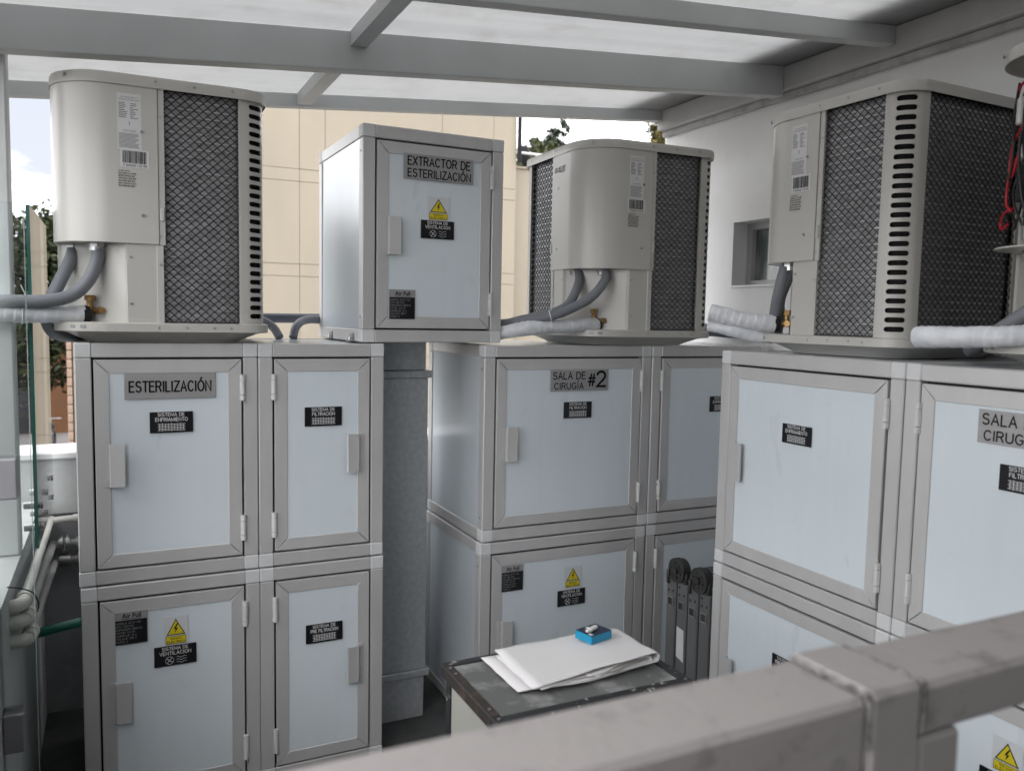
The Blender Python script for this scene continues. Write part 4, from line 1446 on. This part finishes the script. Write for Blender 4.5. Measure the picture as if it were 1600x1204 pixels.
pipe('insulated_pipe', 'white taped pipe reaching in from the right edge along the cabinet top', 'pipe', [(2.06, 1.215, 1.590), (2.02, 1.235, 1.586), (1.965, 1.28, 1.579), (1.93, 1.36, 1.574), (1.92, 1.44, 1.572), (1.92, 1.495, 1.571)], 0.027, 'wrap_tape', 'white taped refrigerant pipes', wrap=True)
pipe('conduit', 'grey conduit curving down from the open condenser at the right edge', 'conduit', [(2.155, 1.235, 1.775), (2.13, 1.25, 1.73), (2.09, 1.30, 1.65), (2.08, 1.38, 1.59), (2.15, 1.50, 1.54), (2.3, 1.58, 1.53)], 0.0195, 'conduit_grey', CNG)
# loose lines on the tops behind the condensers
pipe('conduit', 'dark rubber conduit lying behind the extractor cabinet', 'conduit', [(0.43, 3.42, 1.57), (0.55, 3.50, 1.578), (0.75, 3.52, 1.580), (1.0, 3.52, 1.586), (1.35, 3.50, 1.585), (1.55, 3.42, 1.55)], 0.02, 'conduit_dark', CNG)
pipe('conduit', 'grey conduit arching down between the left condenser and the extractor cabinet', 'conduit', [(0.40, 3.38, 1.585), (0.50, 3.36, 1.58), (0.56, 3.32, 1.55), (0.585, 3.28, 1.505)], 0.0165, 'conduit_grey', CNG)
pipe('conduit', 'second grey conduit bent down beside the extractor cabinet', 'conduit', [(0.64, 3.30, 1.505), (0.66, 3.33, 1.55), (0.72, 3.40, 1.575), (0.85, 3.45, 1.57)], 0.0165, 'conduit_grey', CNG)
pipe('conduit', 'dark blue grey conduits lying against the wall between the two right condensers', 'conduit', [(2.25, 3.35, 1.555), (2.42, 3.30, 1.56), (2.56, 3.18, 1.56), (2.60, 2.9, 1.55)], 0.03, 'conduit_dark', CNG)

# ---- galvanised air duct between the stacks
du = thing('air_duct', 'galvanised sheet metal air duct standing between the two stacks', 'duct')
MB().cbox(0.880, 1.098, 3.0, 3.30, 0.20, 1.362, 0.003).obj('duct_section', 'galvanised', du)
MB().cbox(0.884, 1.090, 3.004, 3.296, 1.390, 1.503, 0.003).obj('duct_section', 'galvanised', du)
MB().cbox(0.884, 1.094, 3.004, 3.296, 0.0, 0.172, 0.003).obj('duct_section', 'galvanised', du)
for z in (1.376, 0.186):
    MB().cbox(0.868, 1.110, 2.990, 3.31, z - 0.0135, z + 0.0135, 0.002).cyl((1.03, 2.991, z), (1.03, 2.984, z), 0.007, 8).obj('flange', 'galvanised', du)

# ================================================================== TABLE WITH PAPERS
TX0, TX1, TY0, TY1, TZ = 0.710, 1.228, 1.505, 1.835, 0.75
tb = thing('side_table', 'small worn metal table with black edges holding folded white papers', 'table', (0, 0, 0))
MB().cbox(TX0 + 0.026, TX1 - 0.026, TY0 + 0.026, TY1 - 0.026, TZ - 0.02, TZ - 0.003, 0.001).obj('table_top', 'table_top', tb)
for i, a in enumerate(((TX0, TX1, TY0, TY0 + 0.025), (TX0, TX1, TY1 - 0.025, TY1), (TX0, TX0 + 0.025, TY0 + 0.0255, TY1 - 0.0255), (TX1 - 0.025, TX1, TY0 + 0.0255, TY1 - 0.0255))):
    MB().cbox(*a, TZ - 0.03, TZ, 0.002).obj('edge_trim', 'table_rust' if i == 2 else 'table_trim', tb)
for x in (TX0 + 0.012, TX1 - 0.040):
    for y in (TY0 + 0.012, TY1 - 0.040):
        MB().cbox(x, x + 0.028, y, y + 0.028, 0.0, TZ - 0.031, 0.002).obj('leg', 'table_trim', tb)
MB().box(TX0 + 0.016, TX0 + 0.022, TY0 + 0.041, TY1 - 0.041, 0.12, TZ - 0.032).obj('side_board', 'table_side', tb)
MB().box(TX1 - 0.022, TX1 - 0.016, TY0 + 0.041, TY1 - 0.041, 0.12, TZ - 0.032).obj('side_board', 'table_side', tb)
MB().box(TX0 + 0.041, TX1 - 0.041, TY0 + 0.016, TY0 + 0.022, 0.12, TZ - 0.032).obj('front_board', 'table_side', tb)
MB().box(TX0 + 0.041, TX1 - 0.041, TY1 - 0.022, TY1 - 0.016, 0.12, TZ - 0.032).obj('back_board', 'table_side', tb)
rvt = MB()
for (x, y) in ((TX0 + 0.012, TY1 - 0.04), (TX0 + 0.012, TY1 - 0.075), (TX0 + 0.012, TY0 + 0.06), (TX0 + 0.013, TY0 + 0.013), (TX1 - 0.013, TY0 + 0.013), (TX1 - 0.012, TY1 - 0.06)):
    rvt.cyl((x, y, TZ - 0.001), (x, y, TZ + 0.002), 0.004, 8)
rvt.obj('rivets', 'steel_bright', tb)['kind'] = 'stuff'

# folded papers: long sheets folded in loops at the right end
pp = thing('folded_papers', 'stack of large folded white papers lying on the small table', 'papers', (0, 0, 0))


def folded(x_l, x_r, zb, zt, curl, y_f, y_b, seed, lt=0.0, mname='paper'):
    """one sheet folded over at the right: cross-section in x-z, run along y"""
    rnd = random.Random(seed)
    prof = []
    for k in range(9):
        t = k / 8
        prof.append((x_l + 0.02 + (x_r - x_l - 0.02) * t, zb + 0.001 * sin(t * 7)))
    cz, rr = (zb + zt) / 2, (zt - zb) / 2
    for k in range(1, 8):
        a = -pi / 2 + pi * k / 8
        prof.append((x_r + curl * cos(a), cz + rr * sin(a)))
    for k in range(13):
        t = k / 12
        prof.append((x_r + (x_l - x_r) * t, zt - (zt - zb - 0.004) * 0.75 * t ** 1.5 + 0.0012 * sin(t * 9 + seed)))
    mb = MB()
    ny = 16
    vs = []
    for j in range(ny + 1):
        v = j / ny
        for i, (x, z) in enumerate(prof):
            fr = (x - x_l) / (x_r - x_l)
            yf = y_f + 0.02 * fr ** 2 + 0.006 * sin(fr * 6 + seed)
            y = yf + (y_b - yf) * v
            lift = 0.30 + 0.70 * (1 - abs(2 * min(max(v, 0), 1) * 0.5)) * (0.35 + 0.65 * max(0, fr))
            zz = zb + (z - zb) * (lift if z > zb + 0.003 else 1.0)
            vs.append((x + lt * v, y + 0.0018 * sin(i * 1.3 + j * 0.9 + seed), zz + 0.0007 * sin(i * 0.9 + j * 1.1 + seed) + 0.0012 * fr * sin(j * 0.6 + i * 0.25 + seed * 2)))
    n = len(prof)
    fs = [(j * n + i, j * n + i + 1, (j + 1) * n + i + 1, (j + 1) * n + i) for j in range(ny) for i in range(n - 1)]
    mb.add(vs, fs)
    o = mb.obj('sheet', mname, pp, 60)
    so = o.modifiers.new('thickness', 'SOLIDIFY')
    so.thickness = 0.0009
    return o


folded(0.812, 1.190, TZ + 0.002, TZ + 0.006, 0.004, 1.602, 1.815, 1)
folded(0.845, 1.192, TZ + 0.0068, TZ + 0.011, 0.004, 1.590, 1.800, 2)
folded(1.03, 1.165, TZ + 0.0135, TZ + 0.021, 0.008, 1.600, 1.795, 3, mname='paper_dark')
folded(0.99, 1.174, TZ + 0.0125, TZ + 0.027, 0.013, 1.597, 1.806, 4)
folded(0.840, 1.186, TZ + 0.012, TZ + 0.034, 0.018, 1.590, 1.822, 5, 0.01)
bx = thing('small_box', 'small bright blue carton with a dark top on the folded papers', 'box', (1.108, 1.765, TZ + 0.0265), radians(14))
MB().cbox(-0.037, 0.037, -0.030, 0.030, 0.0, 0.021, 0.0008).obj('carton', 'box_cyan', bx)
MB().box(-0.0365, 0.0365, -0.0295, 0.0295, 0.0212, 0.0216).obj('top_print', 'box_navy', bx)
pm = MB()
pm.box(-0.033, -0.024, -0.024, -0.012, 0.0217, 0.0219).box(-0.022, -0.015, -0.004, 0.010, 0.0217, 0.0219).box(-0.008, 0.004, 0.014, 0.024, 0.0217, 0.0219)
pm.obj('top_marks', 'white_gloss', bx)
pg = thing('white_plug', 'little white plastic plug lying on the blue carton', 'plug', (1.103, 1.762, TZ + 0.0485), radians(25))
MB().cbox(-0.018, 0.018, -0.006, 0.006, 0.0, 0.010, 0.0025).obj('plug_body', 'white_gloss', pg)
MB().cbox(-0.026, -0.0185, -0.004, 0.004, 0.002, 0.008, 0.001).obj('plug_tip', 'hinge_plastic', pg)

# ================================================================== FOLDED LADDER
ld = thing('folding_ladder', 'folded aluminium hinge ladder with black joints leaning by the shaded cabinet', 'ladder', (1.935, 2.29, 0.0))
for X in (0.0, 0.36):
    for k in range(4):
        y0 = 0.008 + k * 0.0665
        o = MB().cbox(X, X + 0.026, y0, y0 + 0.058, 0.02, 0.602, 0.004).obj('stile', 'ladder_aluminium', ld)
        MB().cbox(X - 0.002, X + 0.028, y0 - 0.001, y0 + 0.059, 0.0, 0.0195, 0.003).obj('foot', 'foam_black', o)
        if X == 0.0:
            yc = y0 + 0.029
            dots = MB()
            for (dy, z) in ((0.014, 0.585), (0.014, 0.555), (-0.014, 0.558)):
                dots.cyl((X + 0.001, yc + dy, z), (X - 0.0016, yc + dy, z), 0.0052, 8)
            dots.obj('rivets', 'hinge_black', o)['kind'] = 'stuff'
            fr_ = MB()
            zz = 0.515
            for a in ((-0.018, 0.018, zz + 0.014, zz + 0.019), (-0.018, 0.018, zz - 0.019, zz - 0.014), (-0.018, -0.013, zz - 0.0138, zz + 0.0138), (0.013, 0.018, zz - 0.0138, zz + 0.0138)):
                fr_.cbox(X - 0.005, X + 0.001, yc + a[0], yc + a[1], a[2], a[3], 0.001)
            fr_.obj('rung_socket', 'steel_bright', o)
            MB().box(X - 0.0012, X - 0.0004, yc - 0.0125, yc + 0.0125, zz - 0.0135, zz + 0.0135).obj('rung_end', 'hinge_black', o)
            if k == 2:
                pw = MB().add([(X - 0.0012, yc - 0.024, 0.30), (X - 0.0012, yc + 0.021, 0.312), (X - 0.0012, yc + 0.023, 0.43), (X - 0.0012, yc - 0.02, 0.425)], [(0, 1, 2, 3)])
                pw.obj('worn_sticker', 'paper_label', o)
    for k in range(2):
        yc = 0.0705 + k * 0.133
        hm = MB()
        disc = [(yc + 0.046 * cos(a * pi / 12), 0.645 + 0.046 * sin(a * pi / 12)) for a in range(24)]
        hm.cyl((X - 0.006, yc, 0.645), (X + 0.014, yc, 0.645), 0.048, 24)
        hm.cyl((X + 0.015, yc, 0.645), (X + 0.032, yc, 0.645), 0.044, 24)
        hm.cbox(X + 0.004, X + 0.022, yc - 0.050, yc - 0.006, 0.590, 0.645, 0.003)
        hm.cbox(X + 0.0045, X + 0.0215, yc + 0.006, yc + 0.050, 0.590, 0.645, 0.003)
        for q in range(6):
            a = q * pi / 3 + 0.3
            hm.cyl((X - 0.0055, yc + 0.028 * cos(a), 0.645 + 0.028 * sin(a)), (X - 0.010, yc + 0.028 * cos(a), 0.645 + 0.028 * sin(a)), 0.005, 8)
        hm.cyl((X - 0.005, yc, 0.645), (X - 0.016, yc, 0.645), 0.014, 12)
        hm.cbox(X - 0.016, X - 0.006, yc + 0.034, yc + 0.046, 0.585, 0.640, 0.003)
        hm.obj('hinge', 'hinge_black', ld, 40)
for k in range(4):
    for z in (0.24, 0.515):
        y0 = 0.008 + k * 0.0665
        MB().cbox(0.0265, 0.3595, y0 + 0.016, y0 + 0.042, z - 0.013, z + 0.013, 0.002).obj('rung', 'ladder_aluminium', ld)

# ================================================================== FOREGROUND GUARD RAIL
gr = thing('guard_rail', 'thick scuffed grey painted handrail with a square post in the foreground', 'railing')
RY0, RY1, RZ = 0.523, 0.624, 1.250
MB().cbox(-0.9, 0.6355, RY0, RY1, RZ - 0.102, RZ, 0.006).obj('top_rail', 'rail_paint', gr)
MB().cbox(0.7135, 1.9, RY0 + 0.001, RY1, RZ - 0.056, RZ - 0.001, 0.006).obj('top_rail', 'rail_paint', gr)
MB().cbox(0.638, 0.711, RY0 - 0.002, RY1 + 0.006, 0.0, RZ + 0.004, 0.006).obj('post', 'rail_paint', gr)
for xw in (0.6367, 0.7123):
    pts = [(xw + 0.0012 * sin(k * 2.3), RY0 + (RY1 - RY0) * k / 18, RZ + 0.0004 + 0.0010 * sin(k * 1.7)) for k in range(19)]
    wd = MB()
    wd.tube(pts, 0.0028, 6, True, lambda i, a: 0.0028 * (1 + 0.35 * sin(i * 1.9)))
    pts = [(xw, RY0 - 0.0005, RZ - 0.002 - 0.048 * k / 8) for k in range(9)]
    wd.tube(pts, 0.0026, 6, True, lambda i, a: 0.0026 * (1 + 0.3 * sin(i * 2.2)))
    wd.obj('weld_bead', 'weld', gr, 60)['kind'] = 'stuff'
MB().cbox(0.7142, 0.777, RY0 + 0.002, RY1 - 0.002, 0.0, RZ - 0.0575, 0.005).obj('frame_upright', 'rail_paint', gr)
MB().cbox(1.55, 1.62, RY0, RY1, 0.0, RZ - 0.054, 0.005).obj('post', 'rail_paint', gr)
MB().tube([(0.774, 0.575, 1.158), (0.822, 0.575, RZ - 0.05)], 0.005, 8).obj('brace', 'rail_paint', gr, 50)

# ================================================================== LEFT SIDE: GLASS, PIPES
gs = thing('glass_screen', 'frameless glass screen seen nearly edge on beside the left stack', 'glass screen')
GXs, gy0, gy1, gz0, gz1 = -0.221, 2.85, 3.53, 0.868, 1.905
MB().box(GXs - 0.005, GXs + 0.005, gy0 + 0.0005, gy1, gz0, gz1).obj('pane', 'sheet_glass', gs)
MB().box(GXs - 0.0052, GXs + 0.0052, gy0 - 0.004, gy0, gz0, gz1).obj('polished_edge', 'glass_edge', gs)
for yy in (2.93, 3.14, 3.40):
    for zz in (0.915, 0.985):
        MB().cyl((GXs - 0.04, yy, zz), (GXs - 0.006, yy, zz), 0.011, 12).cyl((GXs + 0.006, yy, zz), (GXs + 0.014, yy, zz), 0.012, 12).obj('standoff', 'steel_bright', gs, 40)
ng = thing('glass_gate', 'clear glass panel with grey clamps at the left edge of the view', 'glass screen')
MB().box(-1.15, -0.188, 2.30, 2.31, 0.20, 1.850).obj('pane', 'sheet_glass', ng)
MB().box(-0.1878, -0.1866, 2.30, 2.31, 0.20, 1.850).obj('polished_edge', 'glass_edge_pale', ng)
for z0 in (1.14, 0.505):
    MB().cbox(-0.262, -0.214, 2.275, 2.335, z0, z0 + 0.10, 0.004).obj('clamp', 'clamp_grey', ng)
MB().cbox(-0.36, -0.268, 2.28, 2.34, 0.0, 1.83, 0.004).obj('clamp_post', 'clamp_grey', ng)

PG = 'water pipes along the parapet'
for k, (z, zf) in enumerate(((0.805, 0.785), (0.761, 0.690), (0.708, 0.625))):
    nm = ('top', 'middle', 'lowest')[k]
    m = 'pvc_white' if k == 0 else 'pipe_grey'
    t = thing('water_pipe', '%s of the three white plastic elbow pipes by the left parapet' % nm, 'pipe', (0, 0, 0), 0, PG)
    xo = -0.232 + 0.006 * k
    el = MB()
    arc = [(xo - 0.05, 2.50, z)] + [(xo - 0.028 + 0.028 * sin(a * pi / 12), 2.50 + 0.028 - 0.028 * cos(a * pi / 12), z) for a in range(7)] + [(xo, 2.56, z)]
    el.tube(arc, 0.0185, 14)
    el.cyl((xo - 0.075, 2.50, z), (xo - 0.046, 2.50, z), 0.0215, 14)
    el.cyl((xo, 2.548, z), (xo, 2.575, z), 0.0215, 14)
    el.obj('elbow', 'pvc_white', t, 50)
    MB().tube([(xo - 0.26, 2.50, z), (xo - 0.07, 2.50, z)], 0.0165, 12).obj('inlet', 'pvc_white', t, 50)
    yb = 3.575
    MB().tube(spline([(xo, 2.57, z), (xo, 2.575, z), (xo, 3.54, zf - 0.002), (xo + 0.006, 3.562, zf), (xo + 0.03, yb, zf), (xo + 0.08, yb, zf + 0.002)], 4), 0.0135, 12).obj('run', m, t, 50)
    MB().tube([(xo + 0.08, yb, zf + 0.002), (0.9, yb, zf + (0.06 if k == 0 else 0.01))], 0.0165 if k == 0 else 0.0195, 12).obj('branch', m, t, 50)
    if k:
        cl = MB().cyl((-0.205, yb, zf + 0.002), (-0.165, yb, zf + 0.002), 0.0245, 12)
        if k == 1:
            cl.cyl((-0.197, yb, zf + 0.002), (-0.190, yb, zf + 0.002), 0.032, 12).cyl((-0.178, yb, zf + 0.002), (-0.171, yb, zf + 0.002), 0.032, 12)
            cl.cyl((-0.184, yb - 0.028, zf - 0.02), (-0.184, yb - 0.028, zf + 0.028), 0.005, 8)
        cl.obj('coupling', 'steel_bright', t, 40)
tg = MB().tube([(-0.262, 2.9, 0.578), (-0.20, 2.9, 0.588), (-0.1075, 2.9, 0.602)], 0.0145, 14).obj('green_pipe', 'pipe_green', None, 50)
tag(tg, 'short green plastic pipe entering the side of the lower left cabinet', 'pipe')
cb = MB().tube(spline([(-0.262, 2.46, 0.872), (-0.235, 2.47, 0.862), (-0.208, 2.50, 0.838), (-0.196, 2.52, 0.80), (-0.200, 2.53, 0.775)], 6), 0.0022, 6).obj('tie_wire', 'wire_black', None, 50)
tag(cb, 'thin black wire hooked over the white elbow pipes', 'wire')

# ================================================================== BACKGROUND
bd = thing('panelled_building', 'large beige panelled building filling the view behind the cabinets', 'building')
BY = 9.0
MB().box(-0.36, 4.375, BY + 0.03, BY + 7, -3.2, 7.5).obj('core', 'facade_joint', bd)
xs = [-0.352, 0.44, 1.817, 2.09, 3.431, 4.077, 4.38]
zs = [-3.2, -2.005, -1.875, -0.875, -0.74, 0.25, 0.385, 0.99, 1.123, 1.992, 2.124, 2.994, 3.125, 4.0, 4.13, 5.0, 5.13, 6.2, 7.5]
g = 0.0024
rb = random.Random(5)
for i in range(len(xs) - 1):
    for j in range(len(zs) - 1):
        dy = rb.uniform(-0.002, 0.002)
        MB().box(xs[i] + g, xs[i + 1] - g, BY + dy, BY + 0.029, zs[j] + g, zs[j + 1] - g).obj('facade_panel', 'facade', bd)
# brick quoin at its left end
bk = {}
for j in range(74):
    z0 = -3.2 + j * 0.088
    wv = 0.0
    key = j % 2
    if key not in bk:
        mm = MB().cbox(-0.408, -0.364, BY - 0.004, BY + 0.12, 0.004, 0.082, 0.004)
        bk[key] = mm.mesh('brick', 'brick')
    o = link('brick', bk[key], bd)
    o.location = (0.0, (0.004 if key else 0.0), z0)
MB().box(-0.402, -0.370, BY + 0.015, BY + 0.6, -3.2, 3.5).obj('mortar_core', 'facade_joint', bd)
MB().tube([(4.405, BY - 0.03, 3.45), (4.40, BY - 0.03, 4.6), (4.412, BY - 0.03, 5.6), (4.40, BY - 0.03, 7.4)], 0.028, 8).obj('downpipe', 'dark_netting', bd)
lw = thing('terrace_wall', 'lower beige terrace wall beside the big building, with a white railing', 'wall')
MB().box(4.386, 9.5, BY + 0.25, BY + 0.5, -3.2, 3.42).obj('masonry', 'facade', lw)
MB().cbox(4.386, 9.5, BY + 0.23, BY + 0.52, 3.421, 3.45, 0.006).obj('coping', 'facade', lw)
for k in range(9):
    MB().cyl((4.42 + 0.42 * k, BY + 0.37, 3.451), (4.42 + 0.42 * k, BY + 0.37, 3.63), 0.014, 8).obj('baluster', 'white_paint', lw)
MB().cyl((4.40, BY + 0.37, 3.645), (8.6, BY + 0.37, 3.645), 0.016, 8).obj('rail', 'white_paint', lw)

# floodlight on a mast and an aerial, both seen beyond the terrace
fl = thing('flood_lamp', 'dark round lamp head on a pale mast beside the big building', 'lamp', (9.05, 18.0, -3.2))
MB().cyl((0, 0, 0), (0, 0, 8.4), 0.035, 8, 0.022).obj('mast', 'white_paint', fl)
MB().tube([(0, 0, 8.42), (-0.03, 0, 8.5), (-0.07, 0, 8.68), (-0.10, 0, 8.85), (-0.11, 0, 8.9)], 0.12, 10, True, lambda i, a: (0.05, 0.10, 0.14, 0.11, 0.05)[i]).obj('lamp_head', 'dark_netting', fl, 60)
an = thing('tv_aerial', 'thin rooftop television aerial above the middle condenser', 'aerial', (13.95, 20.0, -3.2))
MB().cyl((0, 0, 0), (0, 0, 10.6), 0.018, 6).obj('mast', 'clamp_grey', an)
am = MB().cyl((-1.3, 0, 9.12), (0.1, 0, 9.18), 0.012, 6)
for k in range(7):
    am.cyl((-0.45 + 0.08 * k, -0.2, 9.15 + 0.003 * k), (-0.45 + 0.08 * k, 0.2, 9.155 + 0.003 * k), 0.008, 5)
am.cyl((-0.3, 0, 9.05), (-0.3, 0, 9.33), 0.01, 5).cyl((-0.18, 0, 9.05), (-0.18, 0, 9.33), 0.01, 5)
am.obj('antenna', 'clamp_grey', an)


def tree(name, label, loc, h, blobs, nleaf, ls, leafm, trunk_r=0.15, seed=1, droop=0.0, group=None):
    rnd = random.Random(seed)
    t = thing(name, label, 'tree', loc, 0, group)
    tk = MB().tube([(0, 0, 0), (0.05, 0.02, h * 0.35), (0.0, 0.05, h * 0.7), (0.02, 0, h * 0.97)], trunk_r, 8, True, lambda i, a: trunk_r * (1, 0.75, 0.45, 0.08)[i])
    for (bx_, by_, bz_, rx, ry, rz_) in blobs:
        tk.tube([(0, 0, max(0.2, bz_ - rz_ * 0.8) * 0.8), (bx_ * 0.5, by_ * 0.5, bz_ * 0.9 - rz_ * 0.2), (bx_, by_, bz_)], 0.05, 5, True, lambda i, a: trunk_r * (0.35, 0.22, 0.06)[i])
    tk.obj('trunk', 'bark', t, 60)
    mb = MB()
    tot = sum(b[3] * b[4] * b[5] for b in blobs)
    for (bx_, by_, bz_, rx, ry, rz_) in blobs:
        n = int(nleaf * rx * ry * rz_ / tot) + 60
        # clumps
        cl = []
        for k in range(max(6, n // 55)):
            while True:
                p = Vector((rnd.uniform(-1, 1), rnd.uniform(-1, 1), rnd.uniform(-1, 1)))
                if 0.35 < p.length < 1.0:
                    break
            cl.append(p)
        for k in range(n):
            c = rnd.choice(cl)
            q = c + Vector((rnd.gauss(0, .13), rnd.gauss(0, .13), rnd.gauss(0, .10)))
            P_ = Vector((bx_ + q.x * rx, by_ + q.y * ry, bz_ + q.z * rz_ - droop * (q.x ** 2 + q.y ** 2) * rz_))
            a = Vector((rnd.gauss(0, 1), rnd.gauss(0, 1), rnd.gauss(0, 0.7))).normalized()
            b = a.orthogonal().normalized()
            b = (Matrix.Rotation(rnd.uniform(0, 6.28), 3, a) @ b)
            s = ls * rnd.uniform(0.6, 1.3)
            mb.add([P_ - a * s, P_ + b * s * 0.42, P_ + a * s, P_ - b * s * 0.42], [(0, 1, 2, 3)])
    mb.obj('crown', leafm, t)
    return t


tree('leafy_tree', 'dense dark leafy tree seen through the glass at the left', (-1.75, 14.0, -3.2), 6.0,
     [(-0.7, 0, 5.2, 1.2, 1.2, 1.4), (0.6, 0.1, 5.15, 1.15, 1.0, 1.05), (0.7, 0.2, 4.4, 0.9, 0.9, 0.8), (-1.6, 0.2, 4.7, 1.2, 1.2, 1.6), (-0.4, 0.5, 4.0, 1.1, 1.0, 1.0), (0.95, 0.1, 5.35, 0.6, 0.6, 0.95)], 42000, 0.062, 'leaf_dark', 0.16, 21)
con = []
for k in range(8):
    f = k / 7
    con.append((0.15 * sin(k * 2), 0, 4.6 + 8.2 * f, 2.7 * (1 - f) + 0.45, 1.9 * (1 - f) + 0.4, 0.75))
con += [(0.0, 0, 12.25, 0.55, 0.5, 0.5), (-0.35, 0, 11.75, 0.85, 0.7, 0.5), (0.35, 0, 11.4, 1.0, 0.8, 0.55), (-0.5, 0, 11.0, 1.2, 0.9, 0.6), (0.5, 0, 10.7, 1.3, 0.9, 0.6)]
tree('conifer_tree', 'ragged dark conifer rising behind the middle condenser', (16.35, 30.0, -3.2), 12.7, con, 40000, 0.10, 'leaf_conifer', 0.22, 31, 0.25)
tree('round_tree', 'low olive green tree left of the conifer, beyond the terrace', (14.7, 29.0, -3.2), 10.0,
     [(-0.6, 0, 9.6, 1.3, 1.2, 1.4), (0.5, 0, 10.3, 1.0, 1.0, 1.3), (1.2, 0, 9.2, 1.4, 1.2, 1.5), (2.6, 0, 10.2, 1.0, 1.0, 1.0)], 24000, 0.09, 'leaf_mid', 0.2, 41)
con2 = []
for k in range(9):
    f = k / 8
    con2.append((0.35 * sin(k * 1.7), 0, 9.5 + 6.0 * f, 1.1 * (1 - f * 0.6) + 0.2, 0.9 * (1 - f) + 0.4, 0.7))
tree('cypress_tree', 'tall dark tree beside the corner of the white wall', (21.6, 30.0, -3.2), 15.5, con2, 26000, 0.10, 'leaf_gold', 0.2, 51, 0.15)
hs = thing('ochre_house', 'ochre orange wall of a house far off past the glass screen', 'house', (-2.6, 36.0, -3.2))
MB().box(-4.5, 1.05, 0, 5, 0, 3.3).obj('wall', 'ochre_wall', hs)
MB().box(-4.7, 1.25, -0.25, 5.2, 3.301, 3.6).obj('roof', 'roof_tile_dark', hs)
MB().box(-1.2, -0.25, -0.03, -0.001, 0.02, 2.3).obj('door', 'dark_netting', hs)
MB().box(-3.6, -2.2, -0.03, -0.001, 1.0, 2.3).obj('window', 'window_glass', hs)
bt = thing('motorcycle', 'dark motorcycle parked on the paving far off by the ochre house', 'motorcycle', (-2.05, 31.5, -3.2), radians(80))
wm = MB()
for cxw in (-0.62, 0.62):
    circ = [(cxw + 0.29 * cos(k * pi / 10), 0, 0.30 + 0.29 * sin(k * pi / 10)) for k in range(21)]
    wm.v, wm.f = [], []
    MB().tube(circ, 0.05, 8).obj('wheel', 'foam_black', bt, 60)
MB().cbox(-0.35, 0.35, -0.12, 0.12, 0.28, 0.62, 0.06).obj('engine', 'hinge_black', bt)
MB().cbox(-0.75, 0.05, -0.13, 0.13, 0.68, 0.82, 0.05).obj('seat', 'foam_black', bt)
MB().cbox(0.05, 0.48, -0.14, 0.14, 0.68, 0.92, 0.07).obj('tank', 'dark_netting', bt)
MB().tube([(0.62, 0, 0.3), (0.45, 0, 0.95), (0.42, 0, 1.02)], 0.03, 6).cyl((0.40, -0.34, 1.05), (0.40, 0.34, 1.05), 0.018, 6).obj('handlebar', 'clamp_grey', bt)
